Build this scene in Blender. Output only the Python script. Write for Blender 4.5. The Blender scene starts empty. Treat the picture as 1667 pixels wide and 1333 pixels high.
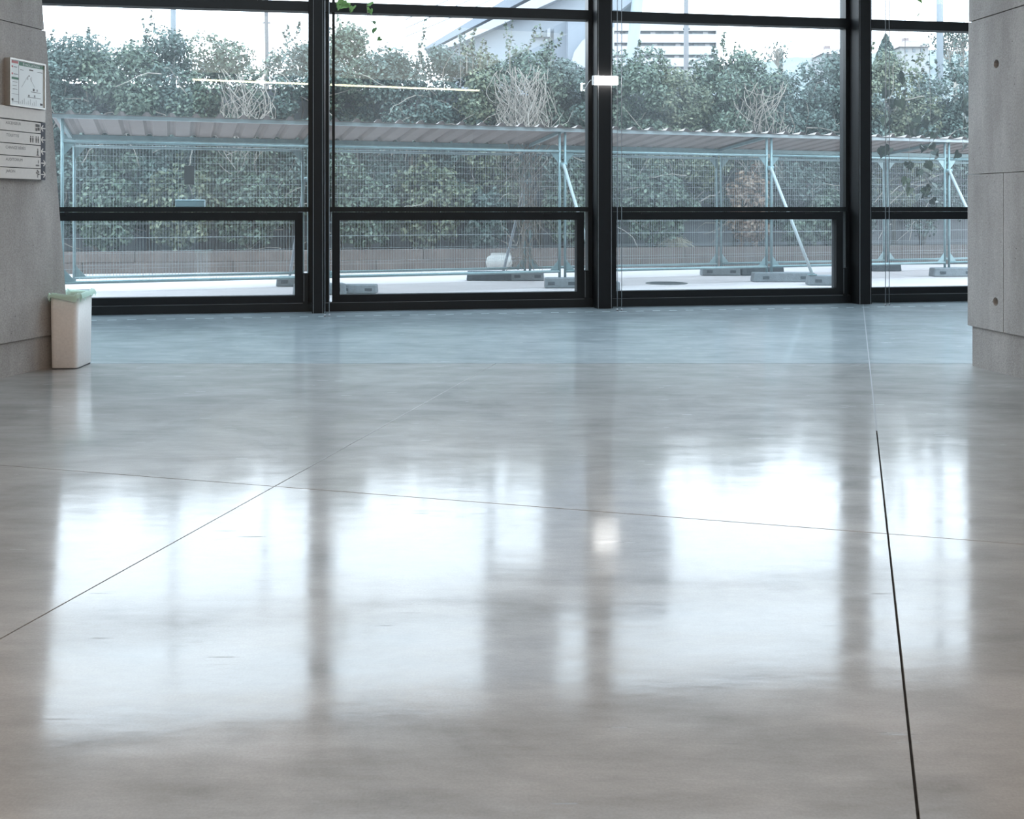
import bpy, bmesh, math, random
import numpy as np
from mathutils import Vector, Matrix
random.seed(7); RNG = np.random.default_rng(7)
SC = bpy.context.scene
COL = SC.collection
F = 1700.0; CX = 833.5; HY = 337.0; EYE = 1.2

# ---------------------------------------------------------------- camera
cam_d = bpy.data.cameras.new('camera'); cam = bpy.data.objects.new('camera', cam_d); COL.objects.link(cam)
cam.location = (0, 0, EYE); cam.rotation_euler = (math.pi / 2, 0, 0)
cam_d.sensor_fit = 'HORIZONTAL'; cam_d.sensor_width = 36.0; cam_d.lens = 36.0 * F / 1667.0
cam_d.shift_y = -(666.5 - HY) / 1667.0; cam_d.clip_end = 2000
SC.camera = cam

# ---------------------------------------------------------------- sky (overcast) and lights
world = bpy.data.worlds.new('overcast_sky'); SC.world = world; world.use_nodes = True
nt = world.node_tree; nt.nodes.clear()
wo = nt.nodes.new('ShaderNodeOutputWorld'); bg = nt.nodes.new('ShaderNodeBackground')
tc = nt.nodes.new('ShaderNodeTexCoord'); sep = nt.nodes.new('ShaderNodeSeparateXYZ')
ramp = nt.nodes.new('ShaderNodeValToRGB'); noi = nt.nodes.new('ShaderNodeTexNoise')
mul = nt.nodes.new('ShaderNodeMixRGB')
noi.inputs['Scale'].default_value = 2.5; noi.inputs['Detail'].default_value = 5
e = ramp.color_ramp.elements
e[0].position = 0.0; e[0].color = (0.75, 0.735, 0.79, 1)
e[1].position = 1.0; e[1].color = (0.64, 0.82, 1.0, 1)
mul.blend_type = 'MULTIPLY'; mul.inputs['Fac'].default_value = 0.22
nt.links.new(tc.outputs['Generated'], sep.inputs[0]); nt.links.new(sep.outputs['Z'], ramp.inputs['Fac'])
nt.links.new(tc.outputs['Generated'], noi.inputs['Vector'])
nt.links.new(ramp.outputs['Color'], mul.inputs['Color1']); nt.links.new(noi.outputs['Fac'], mul.inputs['Color2'])
nt.links.new(mul.outputs['Color'], bg.inputs['Color'])
bg.inputs['Strength'].default_value = 7.2
nt.links.new(bg.outputs[0], wo.inputs['Surface'])

def area_light(name, loc, sx, sy, power, color):
    l = bpy.data.lights.new(name, 'AREA'); l.shape = 'RECTANGLE'; l.size = sx; l.size_y = sy
    l.energy = power; l.color = color
    o = bpy.data.objects.new(name, l); o.location = loc; COL.objects.link(o); return o
# added broad fill light standing in for the hall's unseen lamps
area_light('hall_fill_light', (-0.7, 0.6, 4.66), 9.0, 8.6, 270, (1.0, 0.86, 0.74))

SC.view_settings.view_transform = 'Standard'; SC.view_settings.look = 'None'
SC.view_settings.exposure = 0.15; SC.view_settings.gamma = 1.0; SC.view_settings.use_curve_mapping = False
SC.cycles.max_bounces = 10; SC.cycles.diffuse_bounces = 4; SC.cycles.glossy_bounces = 5
SC.cycles.transparent_max_bounces = 16; SC.cycles.caustics_reflective = False; SC.cycles.caustics_refractive = False
SC.cycles.use_denoising = True; SC.cycles.sample_clamp_indirect = 6.0

# ---------------------------------------------------------------- helpers
def hexlin(r, g, b):
    f = lambda c: ((c / 255 + 0.055) / 1.055) ** 2.4 if c > 10 else c / 255 / 12.92
    return (f(r), f(g), f(b), 1)
def at(px, y, d):
    """world point at distance d behind the picture position"""
    return Vector(((px - CX) * d / F, d, EYE - (y - HY) * d / F))
def ground(px, y):
    return at(px, y, EYE * F / (y - HY))

class MB:
    def __init__(s): s.v = []; s.f = []; s.smooth = []
    def add(s, verts, faces, smooth=False):
        n = len(s.v); s.v += [tuple(v) for v in verts]
        s.f += [tuple(i + n for i in f) for f in faces]; s.smooth += [smooth] * len(faces); return s
    def box(s, lo, hi, M=None):
        x0, y0, z0 = lo; x1, y1, z1 = hi
        v = [Vector(p) for p in ((x0,y0,z0),(x1,y0,z0),(x1,y1,z0),(x0,y1,z0),(x0,y0,z1),(x1,y0,z1),(x1,y1,z1),(x0,y1,z1))]
        if M is not None: v = [M @ p for p in v]
        return s.add(v, [(0,3,2,1),(4,5,6,7),(0,1,5,4),(1,2,6,5),(2,3,7,6),(3,0,4,7)])
    def bbox(s, lo, hi, b=0.01, M=None):
        """box with chamfered edges"""
        bm = bmesh.new(); bmesh.ops.create_cube(bm, size=1)
        for v in bm.verts:
            v.co = Vector([(lo[i] + hi[i]) / 2 + v.co[i] * (hi[i] - lo[i]) for i in range(3)])
        bmesh.ops.bevel(bm, geom=bm.edges[:], offset=b, segments=2, profile=0.5, affect='EDGES')
        if M is not None:
            for v in bm.verts: v.co = M @ v.co
        bm.verts.index_update()
        s.add([v.co.copy() for v in bm.verts], [[v.index for v in f.verts] for f in bm.faces]); bm.free(); return s
    def prism(s, poly, vec):
        n = len(poly); a = [Vector(p) for p in poly]; b = [p + Vector(vec) for p in a]
        return s.add(a + b, [tuple(range(n))[::-1], tuple(range(n, 2 * n))] + [(i, (i + 1) % n, (i + 1) % n + n, i + n) for i in range(n)])
    def tube(s, pts, r, n=8, cap=True):
        pts = [Vector(p) for p in pts]; rr = r if isinstance(r, (list, tuple)) else [r] * len(pts)
        vs = []; fs = []
        for i, p in enumerate(pts):
            t = (pts[min(i + 1, len(pts) - 1)] - pts[max(i - 1, 0)]).normalized()
            up = Vector((0, 0, 1)) if abs(t.z) < 0.95 else Vector((1, 0, 0))
            a = t.cross(up).normalized(); b = t.cross(a)
            for k in range(n):
                an = 2 * math.pi * k / n
                vs.append(p + (a * math.cos(an) + b * math.sin(an)) * rr[i])
        for i in range(len(pts) - 1):
            for k in range(n):
                fs.append((i * n + k, i * n + (k + 1) % n, (i + 1) * n + (k + 1) % n, (i + 1) * n + k))
        if cap:
            fs.append(tuple(range(n))[::-1]); fs.append(tuple(range((len(pts) - 1) * n, len(pts) * n)))
        return s.add(vs, fs, n > 4)
    def disc(s, c, nrm, r, n=16, depth=0.002):
        nrm = Vector(nrm).normalized(); return s.tube([Vector(c), Vector(c) + nrm * depth], r, n)

WORLD = {}
def link(o, parent=None, M=None):
    COL.objects.link(o)
    WORLD[o.name] = M if M is not None else Matrix.Identity(4)
    if parent is not None:
        o.parent = parent
    return o
def thing(name, label, cat, loc=(0, 0, 0), rz=0.0, group=None, kind=None):
    o = bpy.data.objects.new(name, None); o.location = loc; o.rotation_euler = (0, 0, rz)
    o.empty_display_size = 0.2
    link(o, None, Matrix.Translation(Vector(loc)) @ Matrix.Rotation(rz, 4, 'Z'))
    if label: o['label'] = label
    if cat: o['category'] = cat
    if group: o['group'] = group
    if kind: o['kind'] = kind
    return o
def obj(name, mb, mat, parent=None, kind=None, label=None, fix=True, local=False):
    """mb in world coordinates (local=True: in the parent's); linked as ONE mesh object"""
    me = bpy.data.meshes.new(name)
    P = WORLD[parent.name] if parent is not None else Matrix.Identity(4)
    if local: v = mb.v
    else:
        I = P.inverted(); v = [I @ Vector(p) for p in mb.v]
    me.from_pydata([tuple(p) for p in v], [], mb.f)
    if fix:
        bm = bmesh.new(); bm.from_mesh(me); bmesh.ops.recalc_face_normals(bm, faces=bm.faces[:]); bm.to_mesh(me); bm.free()
    if len(me.polygons) == len(mb.smooth): me.polygons.foreach_set('use_smooth', mb.smooth)
    me.materials.append(mat)
    o = bpy.data.objects.new(name, me)
    link(o, parent, P)
    if kind: o['kind'] = kind
    if label: o['label'] = label
    return o
def tag(o, label=None, cat=None, group=None, kind=None):
    for k, v in (('label', label), ('category', cat), ('group', group), ('kind', kind)):
        if v: o[k] = v
    return o
def hole(o, cutters):
    """cut cylinders [(point, dir, radius, depth)] into mesh object o (parent identity)"""
    cm = MB()
    for p, d, r, dep in cutters: cm.tube([Vector(p) - Vector(d) * 0.05, Vector(p) + Vector(d) * dep], [r * 1.05, r * 0.8], 20)
    me = bpy.data.meshes.new('cut'); me.from_pydata(cm.v, [], cm.f)
    bm = bmesh.new(); bm.from_mesh(me); bmesh.ops.recalc_face_normals(bm, faces=bm.faces[:]); bm.to_mesh(me); bm.free()
    c = bpy.data.objects.new('cut', me); COL.objects.link(c)
    c.matrix_world = WORLD[o.name].inverted() if False else Matrix.Identity(4)
    m = o.modifiers.new('b', 'BOOLEAN'); m.object = c; m.operation = 'DIFFERENCE'; m.solver = 'EXACT'
    dg = bpy.context.evaluated_depsgraph_get(); new = bpy.data.meshes.new_from_object(o.evaluated_get(dg))
    o.modifiers.clear(); o.data = new
    bpy.data.objects.remove(c); bpy.data.meshes.remove(me)

# ---------------------------------------------------------------- materials
def mat(name, color, rough=0.5, metal=0.0, noise=None, bump=None, emit=None, spec=0.5, coords='Object'):
    """noise = (scale, amount, detail): colour variation; bump = (scale, strength)"""
    m = bpy.data.materials.new(name); m.use_nodes = True
    t = m.node_tree; b = t.nodes['Principled BSDF']
    b.inputs['Base Color'].default_value = color if len(color) == 4 else (*color, 1)
    b.inputs['Roughness'].default_value = rough; b.inputs['Metallic'].default_value = metal
    b.inputs['Specular IOR Level'].default_value = spec
    tcn = t.nodes.new('ShaderNodeTexCoord')
    if noise:
        n = t.nodes.new('ShaderNodeTexNoise'); n.inputs['Scale'].default_value = noise[0]; n.inputs['Detail'].default_value = noise[2] if len(noise) > 2 else 4
        t.links.new(tcn.outputs[coords], n.inputs['Vector'])
        r = t.nodes.new('ShaderNodeMapRange'); r.inputs[1].default_value = 0.3; r.inputs[2].default_value = 0.7
        r.inputs[3].default_value = 1 - noise[1]; r.inputs[4].default_value = 1 + noise[1]
        t.links.new(n.outputs['Fac'], r.inputs[0])
        mx = t.nodes.new('ShaderNodeVectorMath'); mx.operation = 'SCALE'; mx.inputs[0].default_value = tuple(color[:3])
        t.links.new(r.outputs[0], mx.inputs['Scale']); t.links.new(mx.outputs[0], b.inputs['Base Color'])
    if bump:
        n2 = t.nodes.new('ShaderNodeTexNoise'); n2.inputs['Scale'].default_value = bump[0]; n2.inputs['Detail'].default_value = 6
        t.links.new(tcn.outputs[coords], n2.inputs['Vector'])
        bp = t.nodes.new('ShaderNodeBump'); bp.inputs['Strength'].default_value = bump[1]; bp.inputs['Distance'].default_value = 0.02
        t.links.new(n2.outputs['Fac'], bp.inputs['Height']); t.links.new(bp.outputs[0], b.inputs['Normal'])
    if emit:
        b.inputs['Emission Color'].default_value = (*emit[0], 1); b.inputs['Emission Strength'].default_value = emit[1]
    return m

def concrete_wall():
    m = bpy.data.materials.new('cast_concrete'); m.use_nodes = True; t = m.node_tree; b = t.nodes['Principled BSDF']
    N = t.nodes.new; L = t.links.new
    tcn = N('ShaderNodeTexCoord'); mp = N('ShaderNodeMapping'); mp.inputs['Scale'].default_value = (1, 1, 0.25)
    L(tcn.outputs['Object'], mp.inputs[0])
    n1 = N('ShaderNodeTexNoise'); n1.inputs['Scale'].default_value = 5; n1.inputs['Detail'].default_value = 8; L(mp.outputs[0], n1.inputs['Vector'])
    n2 = N('ShaderNodeTexNoise'); n2.inputs['Scale'].default_value = 90; n2.inputs['Detail'].default_value = 4; L(tcn.outputs['Object'], n2.inputs['Vector'])
    v = N('ShaderNodeTexVoronoi'); v.inputs['Scale'].default_value = 13; L(tcn.outputs['Object'], v.inputs['Vector'])
    r1 = N('ShaderNodeValToRGB'); r1.color_ramp.elements[0].position = 0.3; r1.color_ramp.elements[0].color = (0.31, 0.283, 0.266, 1)
    r1.color_ramp.elements[1].position = 0.7; r1.color_ramp.elements[1].color = (0.46, 0.428, 0.405, 1); L(n1.outputs['Fac'], r1.inputs[0])
    r2 = N('ShaderNodeMapRange'); r2.inputs[1].default_value = 0.3; r2.inputs[2].default_value = 0.7; r2.inputs[3].default_value = 0.82; r2.inputs[4].default_value = 1.12; L(n2.outputs['Fac'], r2.inputs[0])
    sc = N('ShaderNodeVectorMath'); sc.operation = 'SCALE'; L(r1.outputs[0], sc.inputs[0]); L(r2.outputs[0], sc.inputs['Scale'])
    pit = N('ShaderNodeMapRange'); pit.inputs[1].default_value = 0.045; pit.inputs[2].default_value = 0.075; pit.inputs[3].default_value = 0.45; pit.inputs[4].default_value = 1.0; L(v.outputs['Distance'], pit.inputs[0])
    sc2 = N('ShaderNodeVectorMath'); sc2.operation = 'SCALE'; L(sc.outputs[0], sc2.inputs[0]); L(pit.outputs[0], sc2.inputs['Scale'])
    L(sc2.outputs[0], b.inputs['Base Color']); b.inputs['Roughness'].default_value = 0.75; b.inputs['Specular IOR Level'].default_value = 0.3
    ad = N('ShaderNodeMath'); ad.operation = 'ADD'; L(n2.outputs['Fac'], ad.inputs[0]); L(pit.outputs[0], ad.inputs[1])
    bp = N('ShaderNodeBump'); bp.inputs['Strength'].default_value = 0.25; bp.inputs['Distance'].default_value = 0.006; L(ad.outputs[0], bp.inputs['Height']); L(bp.outputs[0], b.inputs['Normal'])
    return m

def polished_floor(name='polished_concrete', c0=(0.172, 0.160, 0.151, 1), c1=(0.37, 0.352, 0.336, 1)):
    m = bpy.data.materials.new(name); m.use_nodes = True; t = m.node_tree; b = t.nodes['Principled BSDF']
    N = t.nodes.new; L = t.links.new
    tcn = N('ShaderNodeTexCoord')
    n1 = N('ShaderNodeTexNoise'); n1.inputs['Scale'].default_value = 1.3; n1.inputs['Detail'].default_value = 9; n1.inputs['Roughness'].default_value = 0.62; n1.inputs['Distortion'].default_value = 0.8
    L(tcn.outputs['Object'], n1.inputs['Vector'])
    n2 = N('ShaderNodeTexNoise'); n2.inputs['Scale'].default_value = 160; n2.inputs['Detail'].default_value = 2; L(tcn.outputs['Object'], n2.inputs['Vector'])
    mp = N('ShaderNodeMapping'); mp.inputs['Rotation'].default_value = (0, 0, 0.22); mp.inputs['Scale'].default_value = (1.0, 3.2, 1); L(tcn.outputs['Object'], mp.inputs[0])
    n3 = N('ShaderNodeTexNoise'); n3.inputs['Scale'].default_value = 2.2; n3.inputs['Detail'].default_value = 10; n3.inputs['Roughness'].default_value = 0.7; L(mp.outputs[0], n3.inputs['Vector'])
    r1 = N('ShaderNodeValToRGB'); r1.color_ramp.elements[0].position = 0.34; r1.color_ramp.elements[0].color = c0
    r1.color_ramp.elements[1].position = 0.64; r1.color_ramp.elements[1].color = c1
    mxf = N('ShaderNodeMix'); mxf.inputs[0].default_value = 0.5; L(n1.outputs['Fac'], mxf.inputs[2]); L(n3.outputs['Fac'], mxf.inputs[3]); L(mxf.outputs[0], r1.inputs[0])
    r2 = N('ShaderNodeMapRange'); r2.inputs[1].default_value = 0.3; r2.inputs[2].default_value = 0.7; r2.inputs[3].default_value = 0.93; r2.inputs[4].default_value = 1.07; L(n2.outputs['Fac'], r2.inputs[0])
    sc = N('ShaderNodeVectorMath'); sc.operation = 'SCALE'; L(r1.outputs[0], sc.inputs[0]); L(r2.outputs[0], sc.inputs['Scale'])
    # short scuffs and scratches in the wax: duller and slightly darker
    nm = N('ShaderNodeTexNoise'); nm.inputs['Scale'].default_value = 2.3; nm.inputs['Detail'].default_value = 2; L(tcn.outputs['Object'], nm.inputs['Vector'])
    nr = N('ShaderNodeMapRange'); nr.inputs[1].default_value = 0.50; nr.inputs[2].default_value = 0.62; L(nm.outputs['Fac'], nr.inputs[0])
    masks = []
    for rot, sx, sy in ((-0.55, 2.2, 26), (-0.9, 3.0, 38), (0.5, 2.6, 30)):
        mp2 = N('ShaderNodeMapping'); mp2.inputs['Rotation'].default_value = (0, 0, rot); mp2.inputs['Scale'].default_value = (sx, sy, 1); L(tcn.outputs['Object'], mp2.inputs[0])
        v = N('ShaderNodeTexVoronoi'); v.inputs['Scale'].default_value = 0.75; L(mp2.outputs[0], v.inputs['Vector'])
        sr = N('ShaderNodeMapRange'); sr.inputs[1].default_value = 0.05; sr.inputs[2].default_value = 0.10; sr.inputs[3].default_value = 1.0; sr.inputs[4].default_value = 0.0; L(v.outputs['Distance'], sr.inputs[0]); masks.append(sr.outputs[0])
    a1 = N('ShaderNodeMath'); a1.operation = 'MAXIMUM'; L(masks[0], a1.inputs[0]); L(masks[1], a1.inputs[1])
    a2 = N('ShaderNodeMath'); a2.operation = 'MAXIMUM'; L(a1.outputs[0], a2.inputs[0]); L(masks[2], a2.inputs[1])
    sm = N('ShaderNodeMath'); sm.operation = 'MULTIPLY'; L(a2.outputs[0], sm.inputs[0]); L(nr.outputs[0], sm.inputs[1])
    dk = N('ShaderNodeMapRange'); dk.inputs[3].default_value = 1.0; dk.inputs[4].default_value = 0.6; L(sm.outputs[0], dk.inputs[0])
    sc2 = N('ShaderNodeVectorMath'); sc2.operation = 'SCALE'; L(sc.outputs[0], sc2.inputs[0]); L(dk.outputs[0], sc2.inputs['Scale'])
    L(sc2.outputs[0], b.inputs['Base Color'])
    rr = N('ShaderNodeMapRange'); rr.inputs[1].default_value = 0.32; rr.inputs[2].default_value = 0.68; rr.inputs[3].default_value = 0.075; rr.inputs[4].default_value = 0.15; L(n3.outputs['Fac'], rr.inputs[0])
    ra = N('ShaderNodeMath'); ra.operation = 'MULTIPLY_ADD'; ra.inputs[1].default_value = 0.3; L(sm.outputs[0], ra.inputs[0]); L(rr.outputs[0], ra.inputs[2])
    b.inputs['Roughness'].default_value = 0.45; b.inputs['Specular IOR Level'].default_value = 0.42; b.inputs['Coat Weight'].default_value = 0.85; b.inputs['Coat IOR'].default_value = 1.52; L(ra.outputs[0], b.inputs['Coat Roughness'])
    b.inputs['IOR'].default_value = 1.5
    mp3 = N('ShaderNodeMapping'); mp3.inputs['Scale'].default_value = (1.0, 2.2, 1); L(tcn.outputs['Object'], mp3.inputs[0])
    n4 = N('ShaderNodeTexNoise'); n4.inputs['Scale'].default_value = 1.6; n4.inputs['Detail'].default_value = 5; L(mp3.outputs[0], n4.inputs['Vector'])
    bp = N('ShaderNodeBump'); bp.inputs['Strength'].default_value = 0.05; bp.inputs['Distance'].default_value = 0.02
    L(n4.outputs['Fac'], bp.inputs['Height']); L(bp.outputs[0], b.inputs['Normal']); L(bp.outputs[0], b.inputs['Coat Normal'])
    return m

def glass_mat(haze=0.05, tint=(0.935, 0.985, 0.985)):
    m = bpy.data.materials.new('window_glass'); m.use_nodes = True; t = m.node_tree; t.nodes.clear()
    N = t.nodes.new; L = t.links.new
    out = N('ShaderNodeOutputMaterial'); tr = N('ShaderNodeBsdfTransparent'); tr.inputs[0].default_value = (*tint, 1)
    gl = N('ShaderNodeBsdfGlossy'); gl.inputs['Roughness'].default_value = 0.0; gl.inputs['Color'].default_value = (0.9, 1, 1, 1)
    tl = N('ShaderNodeBsdfTranslucent'); tl.inputs['Color'].default_value = (0.88, 0.96, 1.0, 1)
    lw = N('ShaderNodeLayerWeight'); lw.inputs['Blend'].default_value = 0.5
    pw = N('ShaderNodeMath'); pw.operation = 'POWER'; pw.inputs[1].default_value = 5; L(lw.outputs['Facing'], pw.inputs[0])
    ma = N('ShaderNodeMath'); ma.operation = 'MULTIPLY_ADD'; ma.inputs[1].default_value = 0.95; ma.inputs[2].default_value = 0.045; L(pw.outputs[0], ma.inputs[0])
    # dust film: uneven milky veil
    tcn = N('ShaderNodeTexCoord'); n = N('ShaderNodeTexNoise'); n.inputs['Scale'].default_value = 0.9; n.inputs['Detail'].default_value = 5; L(tcn.outputs['Object'], n.inputs['Vector'])
    r = N('ShaderNodeMapRange'); r.inputs[1].default_value = 0.3; r.inputs[2].default_value = 0.7; r.inputs[3].default_value = haze * 0.7; r.inputs[4].default_value = haze * 1.3; L(n.outputs['Fac'], r.inputs[0])
    m1 = N('ShaderNodeMixShader'); L(r.outputs[0], m1.inputs[0]); L(tr.outputs[0], m1.inputs[1]); L(tl.outputs[0], m1.inputs[2])
    m2 = N('ShaderNodeMixShader'); L(ma.outputs[0], m2.inputs[0]); L(m1.outputs[0], m2.inputs[1]); L(gl.outputs[0], m2.inputs[2])
    L(m2.outputs[0], out.inputs['Surface'])
    return m

def leaf_mat(name, c0, c1, rough=0.45, trans=0.0):
    m = bpy.data.materials.new(name); m.use_nodes = True; t = m.node_tree; b = t.nodes['Principled BSDF']
    N = t.nodes.new; L = t.links.new
    a = N('ShaderNodeAttribute'); a.attribute_name = 'tone'
    mx = N('ShaderNodeMix'); mx.data_type = 'RGBA'; mx.inputs[6].default_value = (*c0, 1); mx.inputs[7].default_value = (*c1, 1)
    L(a.outputs['Fac'], mx.inputs[0]); L(mx.outputs[2], b.inputs['Base Color'])
    b.inputs['Roughness'].default_value = rough; b.inputs['Specular IOR Level'].default_value = 0.35
    if trans:
        tl = N('ShaderNodeBsdfTranslucent'); L(mx.outputs[2], tl.inputs[0]); ms = N('ShaderNodeMixShader'); ms.inputs[0].default_value = trans
        L(b.outputs[0], ms.inputs[1]); L(tl.outputs[0], ms.inputs[2]); L(ms.outputs[0], t.nodes['Material Output'].inputs['Surface'])
    return m

M = {
 'concrete': concrete_wall(), 'floor': polished_floor(), 'floor_blue': polished_floor('blue_grey_concrete_daylit', (0.165, 0.195, 0.212, 1), (0.37, 0.405, 0.42, 1)), 'glass': glass_mat(0.020),
 'black': mat('black_painted_steel', (0.0045, 0.0045, 0.005), 0.5, bump=(40, 0.03), spec=0.3),
 'black2': mat('black_aluminium', (0.007, 0.0075, 0.008), 0.42, spec=0.35),
 'gasket': mat('grey_gasket', (0.25, 0.25, 0.26), 0.5),
 'dash': mat('pale_dash', (0.36, 0.41, 0.42), 0.35),
 'joint': mat('joint_sealant', (0.05, 0.046, 0.043), 0.9, noise=(30, 0.3)),
 'screed': mat('dark_screed', (0.06, 0.055, 0.05), 0.9, noise=(20, 0.2)),
 'ceiling': mat('ceiling_plaster', (0.30, 0.28, 0.265), 0.9, noise=(2, 0.1)),
 'backwall': mat('pale_wall_paint', (0.62, 0.58, 0.54), 0.8, noise=(1.5, 0.06)),
 'led': mat('led_diffuser', (0.9, 0.88, 0.8), 0.5, emit=((1.0, 0.85, 0.56), 15.0)),
 'lamp': mat('lamp_diffuser', (0.95, 0.95, 0.95), 0.4, emit=((1.0, 0.99, 0.97), 14.0)),
 'white_plastic': mat('white_plastic', (0.72, 0.70, 0.69), 0.4, noise=(6, 0.03)),
 'bin': mat('bin_plastic', (0.70, 0.66, 0.64), 0.38, noise=(60, 0.05)),
 'bin_in': mat('bin_inside', (0.20, 0.16, 0.12), 0.7, noise=(20, 0.2)),
 'cable': mat('steel_cable', (0.30, 0.30, 0.31), 0.35, 0.8),
 'sign': mat('sign_enamel', (0.66, 0.61, 0.57), 0.5, noise=(40, 0.03)),
 'sign_dark': mat('sign_dark', (0.055, 0.055, 0.07), 0.5),
 'ink': mat('sign_ink', (0.11, 0.10, 0.095), 0.6),
 'alu': mat('brushed_aluminium', (0.55, 0.53, 0.50), 0.35, 0.7, noise=(50, 0.05)),
 'paper': mat('printed_sheet', (0.68, 0.70, 0.69), 0.18),
 'green': mat('print_green', (0.03, 0.14, 0.075), 0.3), 'red': mat('print_red', (0.45, 0.09, 0.09), 0.3),
 'galv': mat('galvanised_tube', (0.22, 0.31, 0.32), 0.4, 0.25, noise=(12, 0.1)),
 'wire': mat('galvanised_wire', (0.36, 0.39, 0.40), 0.5, 0.0),
 'sheet': mat('roof_sheet_metal', (0.25, 0.205, 0.185), 0.6, 0.0, noise=(3, 0.06)),
 'beam': mat('white_edge_beam', (0.42, 0.47, 0.48), 0.5),
 'block': mat('cast_block', (0.19, 0.205, 0.215), 0.9, noise=(12, 0.12), bump=(60, 0.4)),
 'rubber': mat('dark_ballast', (0.06, 0.07, 0.078), 0.85, noise=(15, 0.15), bump=(60, 0.3)),
 'pave': mat('pale_paving', (0.47, 0.405, 0.395), 0.85, noise=(0.8, 0.06), bump=(50, 0.15)),
 'board': mat('weathered_board', (0.095, 0.073, 0.063), 0.8, noise=(4, 0.2), bump=(30, 0.3)),
 'soil': mat('dry_soil', (0.10, 0.08, 0.065), 0.95, noise=(5, 0.3), bump=(14, 0.8)),
 'retain': mat('weathered_concrete', (0.17, 0.175, 0.19), 0.9, noise=(1.3, 0.22, 8), bump=(20, 0.3)),
 'branch': mat('dry_branch', (0.24, 0.21, 0.18), 0.85, noise=(8, 0.25)),
 'bark': mat('dark_bark', (0.10, 0.085, 0.07), 0.9, noise=(8, 0.3)),
 'straw': mat('straw', (0.26, 0.225, 0.16), 0.85, noise=(10, 0.25)),
 'bag': mat('woven_sack', (0.34, 0.33, 0.31), 0.85, noise=(9, 0.1), bump=(60, 0.4)),
 'iron': mat('cast_iron', (0.10, 0.10, 0.10), 0.7, bump=(60, 0.4)),
 'plate': mat('brown_plate', (0.022, 0.016, 0.013), 0.7, spec=0.2),
 'silver': mat('silver_box', (0.42, 0.50, 0.55), 0.4, 0.0),
 'far_white': mat('white_render', (0.36, 0.36, 0.375), 0.8, noise=(0.2, 0.05)),
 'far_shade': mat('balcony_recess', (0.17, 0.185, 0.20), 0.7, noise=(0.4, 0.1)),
 'far_glass': mat('far_window', (0.11, 0.135, 0.15), 0.3),
 'stand': mat('pale_stand_concrete', (0.25, 0.275, 0.305), 0.8, noise=(0.15, 0.06)),
 'stand2': mat('grey_stand_concrete', (0.20, 0.22, 0.25), 0.8, noise=(0.15, 0.06)),
 'stand3': mat('white_stand_band', (0.33, 0.335, 0.36), 0.8),
 'pole': mat('grey_pole', (0.20, 0.215, 0.23), 0.6), 'pole_brown': mat('brown_pole', (0.13, 0.125, 0.13), 0.7),
 'pale': mat('pale_column', (0.215, 0.24, 0.265), 0.6),
 'roof_tile': mat('clay_roof', (0.20, 0.16, 0.155), 0.8, noise=(1, 0.1)), 'house': mat('house_render', (0.26, 0.26, 0.26), 0.8),
 'hill': mat('distant_hillside', (0.13, 0.145, 0.145), 0.95, noise=(0.1, 0.3)),
 'ivy': leaf_mat('ivy_leaf', (0.09, 0.17, 0.07), (0.26, 0.42, 0.15), trans=.55),
 'ivy_dark': leaf_mat('ivy_leaf_dark', (0.008, 0.018, 0.010), (0.05, 0.075, 0.025)),
 'leaf_a': leaf_mat('hedge_leaf', (0.014, 0.032, 0.020), (0.15, 0.19, 0.13)),
 'leaf_b': leaf_mat('hedge_leaf_dark', (0.012, 0.028, 0.022), (0.12, 0.165, 0.14)),
 'leaf_c': leaf_mat('hedge_leaf_olive', (0.022, 0.038, 0.018), (0.20, 0.21, 0.13)),
 'leaf_dry': leaf_mat('dry_leaf', (0.10, 0.055, 0.035), (0.22, 0.15, 0.10)),
 'conifer': leaf_mat('conifer_needle', (0.05, 0.08, 0.075), (0.12, 0.16, 0.14)),
}
def liner_mat():
    m = bpy.data.materials.new('bin_liner'); m.use_nodes = True; t = m.node_tree; b = t.nodes['Principled BSDF']
    b.inputs['Base Color'].default_value = (0.74, 0.88, 0.78, 1); b.inputs['Roughness'].default_value = 0.3
    tl = t.nodes.new('ShaderNodeBsdfTranslucent'); tl.inputs[0].default_value = (0.70, 0.88, 0.76, 1)
    mx = t.nodes.new('ShaderNodeMixShader'); mx.inputs[0].default_value = 0.4
    t.links.new(b.outputs[0], mx.inputs[1]); t.links.new(tl.outputs[0], mx.inputs[2]); t.links.new(mx.outputs[0], t.nodes['Material Output'].inputs['Surface'])
    return m
M['liner'] = liner_mat()

# ================================================================ THE SETTING
# ---- facade line (sill front): Y = FD + FS * X
FD, FS = 12.364, 0.1679
FA = math.atan(FS); cF, sF = math.cos(FA), math.sin(FA)
FM = Matrix.Translation((0, FD, 0)) @ Matrix.Rotation(FA, 4, 'Z')     # local u (along), v (outward), z
def fu(px, v=0.0):
    """along-facade coordinate where the line of sight of px meets the plane v"""
    k = (px - CX) / F                      # X = k*Y ; X = u cF - v sF ; Y = FD + u sF + v cF
    return (k * (FD + v * cF) + v * sF) / (cF - k * sF)
CEIL = 4.72
XL, XR = -9.0, 10.5
def fY(X, v=0): return FD + FS * X + v / cF

# ---- left and right concrete walls (planes)
LW0 = Vector((-3.424, 7.969, 0)); LWd = Vector((0.245, 1, 0)).normalized()
RW0 = ground(1583, 595); RWd = Vector((-0.126, 1, 0)).normalized()
def on_line(px, P, d):
    k = (px - CX) / F
    s = (k * P.y - P.x) / (d.x - k * d.y); return P + d * s

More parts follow.
